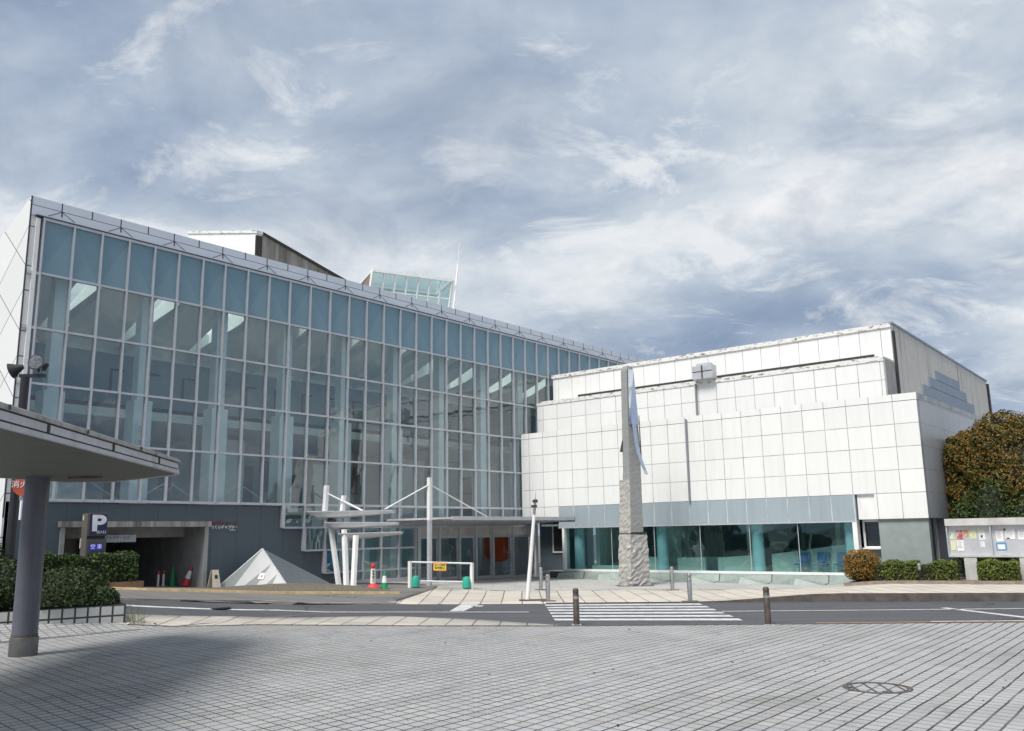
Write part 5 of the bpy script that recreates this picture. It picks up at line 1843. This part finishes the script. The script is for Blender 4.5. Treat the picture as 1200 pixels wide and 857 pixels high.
def mound(name, label, lobes_, n, size, mat, seed, zfloor):
    o = thing(name, label, 'shrub', (lobes_[0][0][0], lobes_[0][0][1], zfloor), 'shrubs in the tiled planter')
    core = MB()
    for c, r in lobes_:
        core.lathe((c[0], c[1], c[2]), [(0.02, -r[2] * .8)] + [(min(r[0], r[1]) * .8 * cos(t), r[2] * .82 * sin(t)) for t in (-1, -.5, 0, .5, 1.0)] + [(0.02, r[2] * .82)], 12)
    core.build('inner_twigs', M['twig'], o)

    def smp(r):
        while True:
            i = r.randrange(len(lobes_))
            p, d = blob(r, lobes_[i][0], lobes_[i][1], 0.25)
            p = Vector(lobes_[i][0]) + (p - Vector(lobes_[i][0])) * (1 + 0.07 * sin(8 * d.x + 6 * d.z + i) * sin(7 * d.y + 4 * d.z))
            if p.z > zfloor:
                return p, d
    leaves('foliage', smp, n, size, mat, o, seed)
    return o


mound('azalea_shrub', 'low rounded dark azalea at the right end of the tiled planter', [((-23.05, 10.2, 0.7), (0.95, 1.05, 0.80)), ((-22.62, 10.95, 0.62), (0.50, 0.55, 0.45)), ((-23.9, 10.9, 0.8), (0.9, .9, .7))], 11000, 0.045, M['leaf_shade'], 41, 0.64)
mound('azalea_shrub', 'taller dark azalea behind the shelter column in the tiled planter', [((-23.75, 9.1, 0.8), (.95, 1.1, 1.0)), ((-23.5, 8.2, 0.75), (.75, .9, .85)), ((-24.3, 8.0, 0.8), (1.0, 1.2, 1.05))], 13000, 0.045, M['leaf_shade'], 42, 0.62)
mound('leafy_sapling', 'upright leafy bush at the left picture edge beside the black pole', [((-24.75, 9.15, 1.5), (0.35, 0.35, 0.85)), ((-24.95, 8.75, 1.3), (.4, .4, .8))], 1300, 0.06, M['leaf_dark'], 43, 0.5)
# tuft of weeds at the planter corner
tf = MB()
for i in range(26):
    bx, by = -21.80 + rnd.uniform(-.10, .12), 11.62 + rnd.uniform(-.16, .16)
    hh_ = rnd.uniform(0.15, 0.55)
    lx, ly = rnd.uniform(-.12, .12), rnd.uniform(-.12, .12)
    z = hz(bx, by) + 0.02
    tf.face([(bx - .008, by, z), (bx + .008, by, z), (bx + lx * .6 + .006, by + ly * .6, z + hh_ * .7), (bx + lx, by + ly, z + hh_)])
tag(tf.build('weed_tuft', M['leaf_hedge'], origin=(-21.8, 11.62, 0.05)), 'thin tuft of weeds growing at the corner of the tiled planter', 'weeds')

# hedge in front of the garage with its brick box
hedge('clipped_hedge', 'square clipped hedge in a brown brick box before the garage mouth', [(-27.15, 9.6), (-27.15, 11.4), (-27.15, 14.15)], 0.85, 0.92, 1.74, M['leaf_dark'], 8500, 0.05, 51)
bb = MB()
bb.box(-27.62, -26.68, 9.4, 14.34, 0.4, 0.93)
tag(bb.build('brick_planter', M['brickbox'], origin=(-27.15, 12, 0.4)), 'low brown brick planter box under the clipped hedge by the garage', 'planter')

# ================================================================ manhole in the plaza
Mh = thing('manhole_cover', 'round tiled manhole cover with dark metal ring set in the plaza paving', 'manhole', (-4.19, 12.78, 0.03))
mx_, my_, mz_ = -4.19, 12.78, 0.0305


def annulus(r0, r1, z, n=48):
    mb = MB()
    for i in range(n):
        a, b = 2 * pi * i / n, 2 * pi * (i + 1) / n
        mb.prism([(mx_ + r0 * cos(a), my_ + r0 * sin(a), z), (mx_ + r1 * cos(a), my_ + r1 * sin(a), z), (mx_ + r1 * cos(b), my_ + r1 * sin(b), z), (mx_ + r0 * cos(b), my_ + r0 * sin(b), z)], (0, 0, 0.006))
    return mb


annulus(0.415, 0.448, mz_).build('outer_ring', M['kerb'], Mh)
annulus(0.375, 0.395, mz_).build('inner_ring', M['kerb'], Mh)
for dx in (-0.3, -0.1, 0.1, 0.3):
    hl = sqrt(max(0.01, 0.375 ** 2 - dx ** 2))
    dd = (E2 + E1 * 0.12).normalized()
    ee = E1
    c_ = Vector((mx_, my_, mz_ + 0.003)) + ee * dx
    MB().obox(c_, ee, 0.011, dd, hl, (0, 0, 1), 0.003).build('bar', M['black'], Mh)
MB().obox((mx_ - 0.33, my_ - .16, mz_ + 0.004), (1, 0, 0), 0.05, (0, 1, 0), 0.02, (0, 0, 1), 0.004).build('lift_slot', M['black'], Mh)
MB().obox((mx_ + 0.2, my_ - .26, mz_ + 0.004), (1, 0, 0), 0.05, (0, 1, 0), 0.02, (0, 0, 1), 0.004).build('lift_slot', M['black'], Mh)

# iron drain lid in the road
dr = MB().lathe((-22.9, 14.6, hz(-22.9, 14.6) + 0.014), [(0.33, 0), (0.33, 0.006)], 28)
tag(dr.build('drain_lid', M['black'], origin=(-22.9, 14.6, 0.1)), 'dark round iron lid in the road left of the tiled strip', 'manhole')

# scattered dead leaves on the plaza
lv = MB()
for _ in range(170):
    if rnd.random() < 0.25:
        x, y = rnd.uniform(-22.2, -21.4), rnd.uniform(11.2, 12.0)
    else:
        x, y = rnd.uniform(-17, 1), rnd.uniform(3, 20)
        if y > 15.2 + 0.68 * (x + 15.5) or y < 4:
            continue
    s = rnd.uniform(0.012, 0.04)
    a = rnd.uniform(0, 2 * pi)
    z = hz(x, y) + 0.033
    u = Vector((cos(a), sin(a), 0)) * s
    v = Vector((-sin(a), cos(a), 0)) * s * 0.6
    p = Vector((x, y, z))
    lv.face([p - u, p - v + Vector((0, 0, s * .4)), p + u + Vector((0, 0, s * .3)), p + v])
lo_ = lv.build('fallen_leaves', M['litter'])
lo_['kind'] = 'stuff'
lo_['label'] = 'small dark dead leaves scattered over the plaza tiles'
